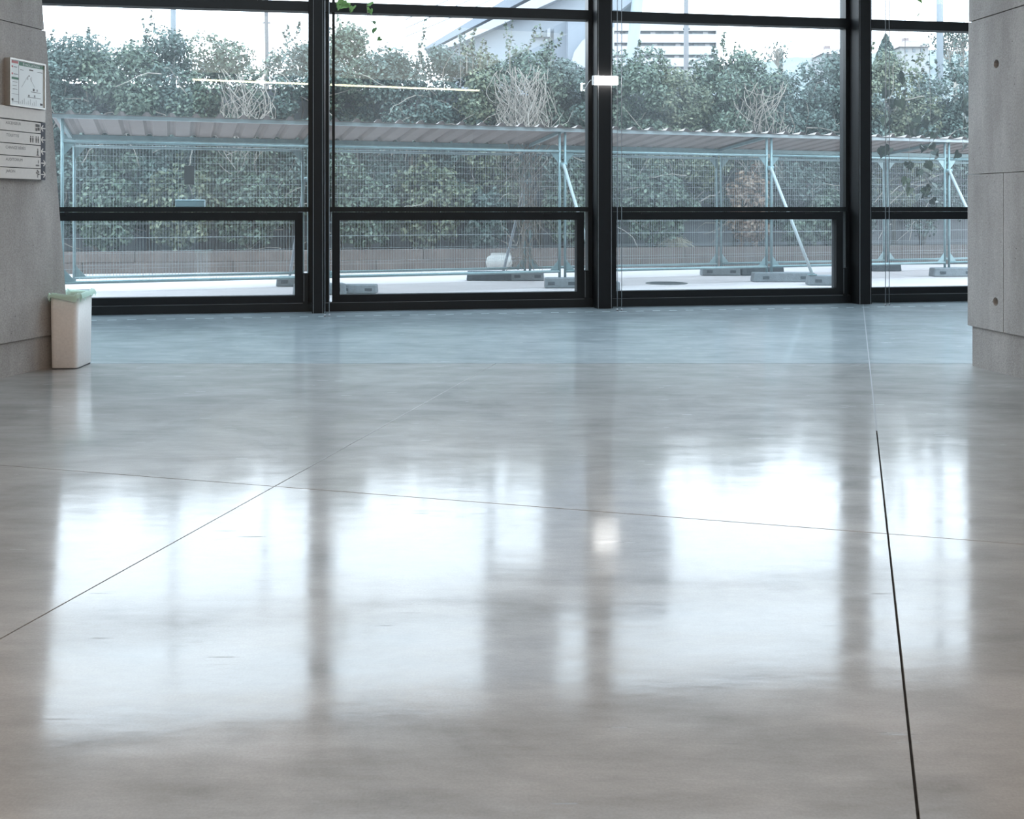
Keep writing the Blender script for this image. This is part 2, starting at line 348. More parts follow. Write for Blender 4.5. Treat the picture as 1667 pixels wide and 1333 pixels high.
# ---- floor slabs, cut along the joints of the photo
def clip(poly, p, n):
    out = []
    for i in range(len(poly)):
        a, b = poly[i], poly[(i + 1) % len(poly)]
        da, db = (a - p).dot(n), (b - p).dot(n)
        if da >= 0: out.append(a)
        if da * db < 0: out.append(a + (b - a) * (da / (da - db)))
    return out
def split(polys, p, q, gap):
    p = p.to_2d(); q = q.to_2d(); d = (q - p).normalized(); n = Vector((-d.y, d.x)); res = []
    for po in polys:
        for s in (1, -1):
            c = clip(po, p + n * s * gap / 2, n * s)
            if len(c) >= 3: res.append(c)
    return res
fl = tag(obj('floor', MB().prism([(XL, -6.5, -0.2), (XR, -6.5, -0.2), (XR, fY(XR, .35), -0.2), (XL, fY(XL, .35), -0.2)], (0, 0, 0.185)), M['joint']), kind='structure')
room = [Vector((XL, -6.5)), Vector((XR, -6.5)), Vector((XR, fY(XR, .3))), Vector((XL, fY(XL, .3)))]
jA = (ground(0, 1040), ground(810, 590)); jB = (ground(0, 757), ground(1667, 886)); jC = (ground(1405, 495), ground(1495, 1333)); jD = (ground(840, 591.5), ground(1580, 592.5))
inner = [clip(room, jD[0].to_2d() - Vector((0, 0.003)), Vector((0, -1)))]
outer = [clip(room, jD[0].to_2d() + Vector((0, 0.003)), Vector((0, 1)))]
for j, g in ((jA, 0.005), (jB, 0.0045), (jC, 0.0058)): inner = split(inner, *j, g)
outer = split(outer, *jC, 0.0058)
for po, fm in [(q, 'floor') for q in inner] + [(q, 'floor_blue') for q in outer]:  # outer pour is bluer, its tint also making up for cool window light
    mb = MB(); n = len(po)
    c = sum(po, Vector((0, 0))) / n
    e_ = 0.0015
    a = [Vector((p.x, p.y, -0.02)) for p in po]; b = [Vector((p.x, p.y, -e_)) for p in po]
    t_ = [Vector((p.x + (c.x - p.x) * e_ / (c - p).length, p.y + (c.y - p.y) * e_ / (c - p).length, 0)) for p in po]
    mb.add(a + b + t_, [tuple(range(2 * n, 3 * n))] + [(i, (i + 1) % n, n + (i + 1) % n, n + i) for i in range(n)] + [(n + i, n + (i + 1) % n, 2 * n + (i + 1) % n, 2 * n + i) for i in range(n)])
    obj('floor_slab', mb, M[fm], fl)
# pale filler in the far part of the long joint
c0, c1 = ground(1405, 495), ground(1495, 1333); cd_ = (c0 - c1).normalized(); cn_ = Vector((-cd_.y, cd_.x, 0)) * .004
q0, q1 = c1 + cd_ * ((5.6 - c1.y) / cd_.y), c1 + cd_ * ((fY(4.2) - c1.y) / cd_.y)
obj('joint_filler', MB().prism([q0 - cn_ + Vector((0, 0, -.012)), q0 + cn_ + Vector((0, 0, -.012)), q1 + cn_ + Vector((0, 0, -.012)), q1 - cn_ + Vector((0, 0, -.012))], (0, 0, .0125)), M['gasket'], fl)
# row of thin pale dashes on the floor along the glazing
for i in range(-27, 27):
    u = i * 0.2
    mb = MB().box((u - 0.045, -0.575, 0.0), (u + 0.045, -0.545, 0.0015), FM)
    obj('floor_dash', mb, M['dash'], fl)

SKY0, SKY1 = 8.3, 10.1       # added unseen rooflight, letting bluish daylight onto the floor by the windows
ce = tag(obj('ceiling', MB().box((XL - .3, -6.8, CEIL), (XR + .3, SKY0, CEIL + 0.3)), M['ceiling']), kind='structure')
obj('ceiling_slab', MB().prism([(XL - .3, SKY1, CEIL), (XR + .3, SKY1, CEIL), (XR + .3, fY(XR + .3, .25), CEIL), (XL - .3, fY(XL - .3, .25), CEIL)], (0, 0, .3)), M['ceiling'], ce)
for k in range(8):
    x = XL + (XR - XL) * k / 7; obj('added_rooflight_bar', MB().box((x - .03, SKY0, CEIL + .16), (x + .03, SKY1, CEIL + .24)), M['black2'], ce)
obj('added_rooflight_pane', MB().box((XL - .3, SKY0, CEIL + .24), (XR + .3, SKY1, CEIL + .25)), M['glass'], ce)

# ---- left wall: slanted end, plinth, panels in the wall plane
def wall_pt(P, d, s, z, off=0.0, nrm=None):
    q = P + d * s + (nrm * off if nrm else Vector((0, 0, 0))); return Vector((q.x, q.y, z))
LN = Vector((LWd.y, -LWd.x, 0)); RN = Vector((-RWd.y, RWd.x, 0))
def s_of(px, P, d): return (on_line(px, P, d) - P).dot(d)
s_bot = 0.0; s_top67 = s_of(67, LW0, LWd)
z_ref0 = EYE - (470 - HY) * LW0.y / F; z_ref1 = EYE + HY * on_line(67, LW0, LWd).y / F
lean = s_top67 / (z_ref1 - z_ref0)
def s_edge(z): return (z - z_ref0) * lean
wl = thing('wall_left', None, None, (0, 0, 0), kind='structure')
back = -LN
def slab(parent, name, P, d, nrm, s0, s1f, z0, z1, off, thick, m, bev=0.0):
    """panel from s0 to s1f(z) between z0 and z1, its face at off along nrm"""
    poly = [wall_pt(P, d, s0, z0, off, nrm), wall_pt(P, d, s1f(z0), z0, off, nrm), wall_pt(P, d, s1f(z1), z1, off, nrm), wall_pt(P, d, s0, z1, off, nrm)]
    return obj(name, MB().prism(poly, -nrm * thick), m, parent)
S_NEAR = -15.0
zpl = 0.245
slab(wl, 'plinth', LW0, LWd, LN, S_NEAR, s_edge, 0.0, zpl - 0.004, 0.0, 0.6, M['concrete'])
slab(wl, 'wall_panel', LW0, LWd, LN, -2.9, s_edge, zpl, 2.505, 0.018, 0.6, M['concrete'])
slab(wl, 'wall_panel', LW0, LWd, LN, -2.9, lambda z: s_edge(z) - 0.015, 2.511, CEIL, 0.018, 0.6, M['concrete'])
slab(wl, 'wall_panel', LW0, LWd, LN, S_NEAR, lambda z: -2.906, zpl, CEIL, 0.018, 0.6, M['concrete'])
# mass of the wall behind the panels
blk = [LW0 + LWd * -0.32 - LN * 0.3, LW0 + LWd * S_NEAR - LN * 0.3, Vector((XL, -6.5, 0)), Vector((XL, 7.8, 0))]
obj('wall_core', MB().prism([(p.x, p.y, 0) for p in blk], (0, 0, CEIL)), M['concrete'], wl)

# ---- right wall: plumb end, recessed plinth, formwork joints, tie holes
wr = thing('wall_right', None, None, (0, 0, 0), kind='structure')
def rz(px, y): return EYE - (y - HY) * on_line(px, RW0, RWd).y / F
zp = rz(1583, 530); zj = rz(1583, 284); zt = rz(1583, 36)
slab(wr, 'plinth', RW0, RWd, RN, S_NEAR, lambda z: 0.0, 0.0, zp - 0.004, 0.0, 0.6, M['concrete'])
s38 = s_of(1638, RW0, RWd)
def rpanel(s0, s1, z0, z1, off=0.02):
    return slab(wr, 'wall_panel', RW0, RWd, RN, s0, lambda z: s1, z0, z1, off, 0.6, M['concrete'])
p_low_far = rpanel(s38 + 0.002, 0.028, zp, zj - 0.003, 0.0215)
p_low = rpanel(-2.6, s38 - 0.002, zp, zj - 0.003, 0.021)
p_mid = rpanel(-2.6, 0.02, zj + 0.002, zt - 0.004, 0.02)
p_top = rpanel(-2.6, 0.016, zt + 0.004, CEIL, 0.02)
rpanel(S_NEAR, -2.606, zp, CEIL, 0.02)
for o, px, y in ((p_mid, 1622, 104), (p_low_far, 1621, 491)):
    q = on_line(px, RW0 + RN * 0.02, RWd); z = EYE - (y - HY) * q.y / F
    hole(o, [((q.x, q.y, z), -RN, 0.034, 0.05)])
blk = [RW0 - RN * 0.3, Vector((XR, RW0.y, 0)), Vector((XR, -6.5, 0)), RW0 + RWd * S_NEAR - RN * 0.3]
obj('wall_core', MB().prism([(p.x, p.y, 0) for p in blk], (0, 0, CEIL)), M['concrete'], wr)
# ---- walls out of frame: rear and the two ends of the glazed passage
tag(obj('wall_rear', MB().box((XL, -6.8, 0), (XR, -6.5, CEIL)), M['backwall']), kind='structure')
tag(obj('wall_end_left', MB().box((XL - .3, 7.0, 0), (XL, fY(XL, .3), CEIL)), M['concrete']), kind='structure')
tag(obj('wall_end_right', MB().box((XR, 7.0, 0), (XR + .3, fY(XR, .3), CEIL)), M['concrete']), kind='structure')

# ---- glazed front: posts, frames, panes
def fbox(mb, u0, u1, v0, v1, z0, z1): return mb.box((u0, v0, z0), (u1, v1, z1), FM)
posts = [(508, 527), (972, 997), (1398, 1419)]
pu = [(fu(a, -0.2), fu(b, -0.2)) for a, b in posts]
sp = (pu[2][0] - pu[0][0]) / 2
pu = [(pu[0][0] - 2 * sp, pu[0][1] - 2 * sp), (pu[0][0] - sp, pu[0][1] - sp)] + pu + [(pu[2][0] + sp, pu[2][1] + sp)]
uL, uR = (XL) / cF - 0.1, (XR) / cF - 0.2
edges = [(uL - .1, uL)] + pu[1:] + [(uR, uR + .1)]
zmid = EYE; zmid_t = 0.165; ztr = 3.46; ztt = 3.565
def dz(y, px, v=0.0):
    u = fu(px, v); Y = (FM @ Vector((u, v, 0))).y; return EYE - (y - HY) * Y / F
VG = 0.10                                           # glass plane
for i in range(len(edges) - 1):
    a, b = edges[i], edges[i + 1]
    w = thing('window_%d' % (i + 1), None, None, tuple(FM @ Vector(((a[1] + b[0]) / 2, 0, 0))), FA, kind='structure')
    if i > 0:
        mb = MB(); fbox(mb, a[0], a[1], -0.2, 0.06, 0, CEIL)
        obj('mullion_post', mb, M['black'], w)
        mb = MB(); fbox(mb, a[0] - 0.048, a[1] + (0.062 if i == 2 else 0.012), 0.04, 0.2, 0, CEIL)
        obj('mullion_flange', mb, M['black2'], w)
        mb = MB(); fbox(mb, a[0] + 0.012, a[0] + 0.016, -0.204, -0.2, 0, CEIL); fbox(mb, a[1] - 0.016, a[1] - 0.012, -0.204, -0.2, 0, CEIL)
        obj('mullion_bead', mb, M['gasket'], w)
    g = 0.062 + 0.03 if i == 2 else 0.012
    u0, u1 = a[1] + g, b[0] - 0.048
    mb = MB()
    fbox(mb, a[1], u1, 0.03, 0.16, ztr, ztt); fbox(mb, a[1], u1, 0.02, 0.17, ztr - 0.012, ztr)
    obj('upper_transom', mb, M['black2'], w)
    mb = MB(); fbox(mb, a[1] + 0.012, u1, 0.0, 0.15, zmid - 0.055, zmid)
    obj('middle_transom', mb, M['black2'], w)
    mb = MB(); fbox(mb, a[1] + 0.0, b[0], 0.0, 0.16, 0.0, 0.098)
    obj('window_sill', mb, M['black2'], w)
    mb = MB(); fbox(mb, a[1] + 0.012, u1 - .06, -0.006, 0.0, 0.097, 0.101)
    obj('sill_bead', mb, M['gasket'], w)
    mb = MB(); fbox(mb, u0, u0 + 0.032, 0.05, 0.15, zmid, CEIL)
    obj('jamb', mb, M['black2'], w)
    # opening sash in the lower part
    so0, so1 = u0, u1 - 0.062
    st, sb = zmid - 0.055, 0.10
    mb = MB(); t1 = 0.088
    fbox(mb, so0, so1, -0.01, 0.12, st - 0.098, st - 0.004); fbox(mb, so0, so1, -0.01, 0.12, sb + 0.004, sb + t1)
    fbox(mb, so0, so0 + t1, -0.01, 0.12, sb + t1, st - 0.098); fbox(mb, so1 - t1, so1, -0.01, 0.12, sb + t1, st - 0.098)
    sa = obj('sash_frame', mb, M['black'], w)
    mb = MB(); fbox(mb, so0 + t1, so1 - t1, 0.055, 0.067, sb + t1, st - 0.098)
    obj('pane', mb, M['glass'], sa)
    mb = MB()
    for uu in (so0 + 0.45, so1 - 0.45): fbox(mb, uu - 0.05, uu + 0.05, -0.018, -0.01, st - 0.03, st - 0.012)
    obj('sash_hinge', mb, M['black2'], sa)
    # narrow fixed light beside the sash, boxed in at the bottom
    mb = MB(); fbox(mb, so1, u1, 0.055, 0.067, 0.44, zmid - 0.055); obj('side_pane', mb, M['glass'], w)
    mb = MB(); fbox(mb, so1, u1, 0.0, 0.1, 0.098, 0.44); obj('closer_box', mb, M['black2'], w)
    mb = MB(); fbox(mb, so1 + .012, so1 + .016, -0.003, 0.0, 0.12, 0.43); obj('closer_bead', mb, M['gasket'], w)
    mb = MB(); fbox(mb, u0 + 0.01, u1 + .01, VG, VG + 0.012, zmid, ztr); obj('main_pane', mb, M['glass'], w)
    mb = MB(); fbox(mb, u0 + 0.01, u1 + .01, VG, VG + 0.012, ztt, CEIL); obj('upper_pane', mb, M['glass'], w)
    if i == 2:
        mb = MB(); fbox(mb, a[1] + .06, u0 + .01, VG, VG + 0.012, 0.1, CEIL); obj('slit_pane', mb, M['glass'], w)

# ================================================================ INSIDE
# ---- lit strip lamp on the second post
pl = FM @ Vector((0, -0.2, 0))
ul0, ul1 = fu(966.5, -0.25), fu(1006, -0.25); Yl = (FM @ Vector((ul0, -0.25, 0))).y
zl0, zl1 = EYE + (HY - 137.5) * Yl / F, EYE + (HY - 123.5) * Yl / F
t = thing('strip_lamp', 'small glowing white strip lamp fixed across the black window post', 'lamp', tuple(FM @ Vector(((ul0 + ul1) / 2, -0.2, zl0))), FA)
mb = MB().bbox((ul0, -0.275, zl0), (ul1, -0.215, zl1), 0.012, FM); obj('diffuser', mb, M['lamp'], t)
mb = MB(); fbox(mb, ul0 - 0.012, ul0, -0.28, -0.21, zl0 - .003, zl1 + .003); obj('end_cap', mb, M['white_plastic'], t)
mb = MB(); fbox(mb, ul0 + .03, ul1 - .08, -0.216, -0.2, zl0 + .02, zl1 - .02); obj('mount_plate', mb, M['white_plastic'], t)
zc = (zl0 + zl1) / 2
cp = [(ul0 - 0.01, -0.245, zc), (ul0 - 0.035, -0.243, zc), (ul0 - 0.058, -0.23, zc - 0.025), (ul0 - 0.07, -0.16, zc - 0.07), (ul0 - 0.075, 0.0, zc - 0.1)]
obj('power_cable', MB().tube([FM @ Vector(p) for p in cp], 0.004, 6), M['white_plastic'], t)

# ---- plant cables, two in front of each post
def cable(px, yfoot, label, name='steel_cable'):
    p = ground(px, yfoot)
    o = thing(name, label, 'cable', tuple(p), 0, 'steel plant cables in front of the glass')
    obj('wire', MB().tube([p + Vector((0, 0, .01)), (p.x, p.y, CEIL)], 0.0042, 6), M['cable'], o)
    obj('floor_anchor', MB().tube([p, p + Vector((0, 0, .012)), p + Vector((0, 0, .03))], [0.013, 0.012, 0.005], 10), M['cable'], o)
cable(529, 515.5, 'thin steel cable over the leftmost window post, left one of its pair')
cable(536, 515, 'thin steel cable over the leftmost window post, right one of its pair')
cable(1005, 506, 'thin steel cable right of the lamp post, left one of its pair')
cable(1012, 505.5, 'thin steel cable right of the lamp post, right one of its pair')
cable(1441.5, 497.5, 'thin steel cable in the rightmost window, left one of its pair')
cable(1447.5, 497, 'thin steel cable in the rightmost window, right one of its pair')

# ---- hanging ivy
def leaf_shape(c, right, up, size, heart=True):
    """lobed ivy leaf: outline fan with a folded midrib"""
    n = right.cross(up).normalized()
    out = [(0, -0.1), (0.32, -0.3), (0.55, -0.02), (0.42, 0.38), (0.18, 0.62), (0, 1.0), (-0.18, 0.62), (-0.42, 0.38), (-0.55, -0.02), (-0.32, -0.3)]
    vs = [c + (right * x + up * (y - 0.3) + n * (-abs(x) * 0.25)) * size for x, y in out]
    vs.append(c + up * (0.1 * size)); k = len(vs) - 1
    return vs, [(i, (i + 1) % 10, k) for i in range(10)]
def tone(o, vals):
    a = o.data.attributes.new('tone', 'FLOAT', 'POINT'); a.data.foreach_set('value', np.asarray(vals, dtype=np.float32))
def ivy_strand(name, label, stem_pts, leaves, m, group=None, stem_m='ivy'):
    """leaves: (point, size, tone)"""
    top = stem_pts[0]
    o = thing(name, label, 'plant', tuple(top), 0, group)
    st = obj('stem', MB().tube(stem_pts, 0.003, 5), M['branch'], o)
    for p, s, tn in leaves:
        mb = MB(); r = Vector((random.uniform(.3, 1), random.uniform(-.9, .9), random.uniform(-.6, .6))).normalized()
        up = Vector((random.uniform(-1, 1), random.uniform(-.4, .2), random.uniform(-1, -.2))); up = (up - r * up.dot(r)).normalized()
        v, f = leaf_shape(Vector(p), r, up, s * 1.25); mb.add(v, f)
        lo = obj('leaf', mb, m, o, fix=False); tone(lo, [tn] * len(mb.v))
DI = 11.75
ivy_strand('hanging_ivy', 'short ivy spray with pale green leaves at the top of the second window', [at(553, -60, DI), at(556, -20, DI), at(560, 6, DI), at(568, 13, DI), at(574, 17, DI)],
    [(at(556, -14, DI), .075, .7), (at(555, 3, DI), .085, .8), (at(561, 8, DI - .03), .08, .75), (at(563, -4, DI), .08, .6), (at(568, 7, DI), .05, .1), (at(574, 14, DI), .065, 1), (at(552, 12, DI), .05, .6), (at(571, 18, DI), .04, .3)], M['ivy'])
ivy_strand('trailing_ivy', 'long thin ivy tendril curling right with a few small leaves', [at(598, -60, DI), at(597, 10, DI), at(599, 30, DI), at(605, 55, DI), at(616, 73, DI), at(626, 81, DI), at(634, 85, DI)],
    [(at(602, 7, DI), .065, .6), (at(601, 17, DI), .06, 1.0), (at(604, 19, DI), .05, .3), (at(608, 37, DI), .058, .15), (at(608, 50, DI), .062, .1), (at(617, 64, DI), .045, .05), (at(636, 81, DI), .032, .05)], M['ivy'])
ivy_strand('hanging_ivy', 'ivy tip with two green leaves at the top of the rightmost window', [at(1499, -60, 13), at(1498, 0, 13), at(1496, 15, 13), at(1495, 26, 13)],
    [(at(1497, 2, 13), .075, .7), (at(1494, 24, 13), .065, .7), (at(1500, -12, 13), .07, .5)], M['ivy'])

# ---- white bin with a liner
b0 = ground(77, 601); bd = b0.y; bw, bdp, bh = 0.205, 0.33, 0.545
t = thing('waste_bin', 'white plastic waste bin with pale green liner at the foot of the left wall', 'bin', (b0.x + 0.008 + bw / 2, bd + bdp / 2, 0), math.radians(3))
def rrect(w, d, r, n=6):
    out = []
    for cx, cy, a0 in ((w/2-r, d/2-r, 0), (-w/2+r, d/2-r, 90), (-w/2+r, -d/2+r, 180), (w/2-r, -d/2+r, 270)):
        for k in range(n + 1):
            a = math.radians(a0 + 90 * k / n); out.append((cx + r * math.cos(a), cy + r * math.sin(a)))
    return out
def loft(rings, close_bottom=True):
    mb = MB(); n = len(rings[0]); vs = [Vector(p) for r in rings for p in r]; fs = []
    for i in range(len(rings) - 1):
        for k in range(n): fs.append((i*n+k, i*n+(k+1) % n, (i+1)*n+(k+1) % n, (i+1)*n+k))
    if close_bottom: fs.append(tuple(range(n))[::-1])
    mb.add(vs, fs, True); return mb
def ring(w, d, r, z): return [(x, y, z) for x, y in rrect(w, d, r)]
rings = [ring(bw * .93, bdp * .95, .03, 0.006), ring(bw * .95, bdp * .96, .035, 0.012), ring(bw, bdp, .035, bh), ring(bw - .008, bdp - .008, .032, bh), ring(bw - .02, bdp - .02, .03, 0.3)]
obj('bin_body', loft(rings), M['bin'], t, fix=False, local=True)
obj('bin_foot', loft([ring(bw * .92, bdp * .94, .03, 0.0), ring(bw * .92, bdp * .94, .03, 0.008)]), M['sign_dark'], t, fix=False, local=True)
mb = loft([ring(bw - .02, bdp - .02, .03, bh - .06), ring(0.02, 0.02, .005, bh - .075)]); obj('bin_rubbish', mb, M['bin_in'], t, fix=False, local=True)
nr = len(rrect(1, 1, .1)); rg = []
for lev, (gw, z) in enumerate(((-.012, bh - .05), (-.006, bh - .005), (.004, bh + .012), (.010, bh + .010), (.014, bh - .008), (.015, bh - .026))):
    rr = []
    for k, (x, y) in enumerate(rrect(bw + 2 * gw, bdp + 2 * gw, .035)):
        wv = math.sin(k * 1.7) * .5 + math.sin(k * 2.9 + 1) * .5
        a = lev / 5
        extra = 0.022 * a if x > 0.05 else 0
        rr.append((x * (1 + .05 * wv * a) + extra * .6, y * (1 + .03 * wv * a), z + .022 * wv * (0.3 + a) + (0.008 if y > .1 else 0)))
    rg.append(rr)
ln = obj('bin_liner', loft(rg, False), M['liner'], t, fix=False, local=True)
ln['label'] = 'pale mint green plastic liner'
# knotted ear of the liner
ear = [(.10, -.10, bh + .01), (.125, -.10, bh - .005), (.135, -.085, bh - .035), (.125, -.06, bh - .045), (.11, -.07, bh - .01)]
obj('liner_fold', MB().add([Vector(p) for p in ear], [(0, 1, 2), (0, 2, 3), (0, 3, 4)]), M['liner'], ln, fix=False, local=True)

# ---- directory sign and evacuation plan on the left wall
SM = Matrix(((LWd.x, 0, LN.x, 0), (LWd.y, 0, LN.y, 0), (0, 1, 0, 0), (0, 0, 0, 1)))   # local (s, z, off) -> world dir
def sw(s, z, off=0.018):
    return wall_pt(LW0, LWd, s, z, off, LN)
def sbox(mb, s0, s1, z0, z1, o0, o1):
    v = [sw(s, z, o) for o in (o0, o1) for s, z in ((s0, z0), (s1, z0), (s1, z1), (s0, z1))]
    return mb.add(v, [(0,3,2,1),(4,5,6,7),(0,1,5,4),(1,2,6,5),(2,3,7,6),(3,0,4,7)])
def px_s(px, off=0.05): 
    P = LW0 + LN * off; return (on_line(px, P, LWd) - P).dot(LWd)
def text_mesh(name, body, s0, s1, z, h, off, m, parent):
    c = bpy.data.curves.new('txt', 'FONT'); c.body = body; c.size = 1.0
    o = bpy.data.objects.new('txt', c); COL.objects.link(o)
    dg = bpy.context.evaluated_depsgraph_get(); me = bpy.data.meshes.new_from_object(o.evaluated_get(dg))
    xs = [v.co.x for v in me.vertices]; ys = [v.co.y for v in me.vertices]
    x0, x1, y0 = min(xs), max(xs), 0.0; hh = 0.70
    mb = MB(); mb.add([sw(s0 + (v.co.x - x0) / (x1 - x0) * (s1 - s0), z + (v.co.y) / hh * h, off) for v in me.vertices], [tuple(p.vertices) for p in me.polygons])
    bpy.data.objects.remove(o); bpy.data.meshes.remove(me); bpy.data.curves.remove(c)
    return obj(name, mb, m, parent, fix=False)
sL, sA, sR = px_s(0) - 0.16, px_s(66.3), px_s(73.4)
zrow = [1.818, 1.736, 1.650, 1.564, 1.480, 1.398]
t = thing('directory_sign', 'beige wall directory with five rows and dark arrow tabs on the left wall', 'sign', tuple(sw((sL + sR) / 2, 1.398, 0.018)))
mb = MB(); sbox(mb, sL, sR, 1.40, 1.905, 0.018, 0.030); obj('back_plate', mb, M['sign_dark'], t)
mb = MB(); sbox(mb, sL, sR, 1.823, 1.909, 0.030, 0.052); obj('header_plate', mb, M['sign'], t)
def arrow(parent, left, z):
    mb = MB(); c = (sA + sR) / 2; d = -1 if left else 1; w = .0045; L_ = .022; o0, o1 = .0525, .0535
    def bar(p, q):
        v = (Vector(q) - Vector(p)).normalized(); nn = Vector((-v.y, v.x)) * w
        mb.prism([sw(*(Vector(p) + nn), o0), sw(*(Vector(q) + nn), o0), sw(*(Vector(q) - nn), o0), sw(*(Vector(p) - nn), o0)], LN * .001)
    tip = (c + d * L_, z)
    bar((c - d * L_, z), tip); bar((c + d * .002, z + .022), tip); bar((c + d * .002, z - .022), tip)
    obj('arrow', mb, M['sign'], parent)
def person_icon(mb, s, z, h):
    sbox(mb, s - h * .13, s + h * .13, z + h * .3, z + h * .72, .0525, .0535); sbox(mb, s - h * .1, s - h * .02, z, z + h * .3, .0525, .0535); sbox(mb, s + h * .02, s + h * .1, z, z + h * .3, .0525, .0535)
    sbox(mb, s - h * .09, s + h * .09, z + h * .78, z + h, .0525, .0535)
for k, (word, pr, left) in enumerate((('ASCENSEUR', 33.5, 1), ('TOILETTES', 30.5, 1), ('CHANGE BÉBÉS', 41, 1), ('AUDITORIUM', 36, 0), ('JARDIN', 24, 0))):
    z1, z0 = zrow[k] - .003, zrow[k + 1] + .003
    mb = MB(); sbox(mb, sL, sA - .002, z0, z1, 0.030, 0.052); row = obj('sign_row', mb, M['sign'], t)
    mb = MB(); sbox(mb, sA, sR, z0 - .003, z1 + .003, 0.030, 0.052); tab = obj('arrow_tab', mb, M['sign_dark'], t)
    text_mesh('lettering', word, px_s(9 + (k == 1)), px_s(pr), z0 + .043, .020, .0525, M['ink'], row)
    arrow(tab, left, (z0 + z1) / 2)
    mb = MB(); zi = z0 + .014
    if k == 0:
        sbox(mb, px_s(57.5), px_s(64), zi + .03, zi + .05, .0525, .0535); sbox(mb, px_s(57.5), px_s(60), zi, zi + .022, .0525, .0535); sbox(mb, px_s(61), px_s(64), zi + .004, zi + .026, .0525, .0535)
    elif k == 1:
        for px in (49.5, 53, 58.5, 62): person_icon(mb, px_s(px), zi, .048)
    elif k == 2: person_icon(mb, px_s(61), zi, .045); sbox(mb, px_s(59), px_s(63), zi - .006, zi, .0525, .0535)
    elif k == 3:
        for px in (58, 60, 62): sbox(mb, px_s(px), px_s(px + 1.2), zi, zi + .012, .0525, .0535)
        sbox(mb, px_s(61.5), px_s(62.5), zi + .02, zi + .045, .0525, .0535)
    else:
        sbox(mb, px_s(60.3), px_s(61.3), zi, zi + .03, .0525, .0535)
        for a, b in ((58.5, .028), (61.3, .035), (59.6, .044), (61.8, .018)): sbox(mb, px_s(a), px_s(a + 2), zi + b, zi + b + .011, .0525, .0535)
    obj('pictogram', mb, M['ink'], row, 'stuff')
mb = MB()
for k in range(5): 
    w_ = (.02, .012, .03, .016, .012)[k]; sbox(mb, sR, sR + w_, zrow[k + 1] + .008, zrow[k] - .004, 0.018, 0.026)
obj('edge_strip', mb, M['sign'], t)
# evacuation plan
e0, e1, ez0, ez1 = px_s(14), px_s(72), 1.914, 2.25
t = thing('evacuation_plan', 'framed evacuation plan with a green header above the directory sign', 'sign', tuple(sw((e0 + e1) / 2, ez0, 0.018)))
mb = MB(); fr = .012
for a in ((e0, e1, ez0, ez0 + fr), (e0, e1, ez1 - fr, ez1), (e0, e0 + fr, ez0 + fr, ez1 - fr), (e1 - fr, e1, ez0 + fr, ez1 - fr)): sbox(mb, *a, .018, .064)
obj('frame', mb, M['alu'], t)
mb = MB(); sbox(mb, e0 + fr, e1 - fr, ez0 + fr, ez1 - fr, .018, .056); sh = obj('sheet', mb, M['paper'], t)
W_ = e1 - e0 - 2 * fr; H_ = ez1 - ez0 - 2 * fr
def pr(mb, x0, x1, y0, y1): return sbox(mb, e0 + fr + W_ * x0, e0 + fr + W_ * x1, ez0 + fr + H_ * y0, ez0 + fr + H_ * y1, .0562, .0566)
mb = pr(MB(), .24, .99, .90, .985); pr(mb, .03, .23, .565, .615); obj('green_band', mb, M['green'], sh, 'stuff')
mb = pr(MB(), .01, .22, .93, .985); pr(mb, .03, .07, .83, .87); pr(mb, .03, .07, .67, .71); obj('red_band', mb, M['red'], sh, 'stuff')
text_mesh('heading', 'ÉVACUATION', e0 + fr + W_ * .36, e0 + fr + W_ * .86, ez0 + fr + H_ * .918, .014, .057, M['paper'], sh)
mb = pr(MB(), .235, .242, .02, .9); pr(mb, .02, .23, .23, .236); pr(mb, .02, .23, .06, .066); pr(mb, .03, .08, .08, .13)
for x, y, w, h in ((.53, .68, .03, .03), (.5, .6, .012, .08), (.6, .58, .01, .1), (.28, .8, .1, .01), (.55, .82, .12, .03), (.8, .81, .15, .012), (.6, .33, .3, .012), (.66, .36, .05, .06), (.78, .36, .02, .05), (.5, .2, .4, .012), (.52, .22, .04, .04), (.7, .22, .03, .05), (.88, .05, .08, .05),
                   (.09, .84, .1, .015), (.09, .68, .12, .015), (.06, .5, .14, .01), (.06, .42, .12, .01), (.06, .34, .14, .01)): pr(mb, x, x + w, y, y + h)
for k in range(9): pr(mb, .28 + k * .06, .284 + k * .06, .03, .03 + .05 + .04 * ((k * 7) % 3))
for k in range(8): pr(mb, .47 - k * .02, .475 - k * .02, .62 - k * .03, .65 - k * .03); pr(mb, .58 + k * .018, .585 + k * .018, .62 - k * .025, .645 - k * .025)
obj('plan_drawing', mb, M['ink'], sh, 'stuff')

# ---- long light line near the ceiling behind the viewer (seen mirrored in the glass)
t = thing('linear_light', 'long thin warm light line mirrored in the two left windows', 'light', (-0.6, -4.15, 4.5))
obj('housing', MB().box((-6.0, -4.18, 4.54), (4.75, -4.12, CEIL)), M['white_plastic'], t)
obj('diffuser', MB().box((-6.0, -4.175, 4.495), (4.75, -4.125, 4.54)), M['led'], t)

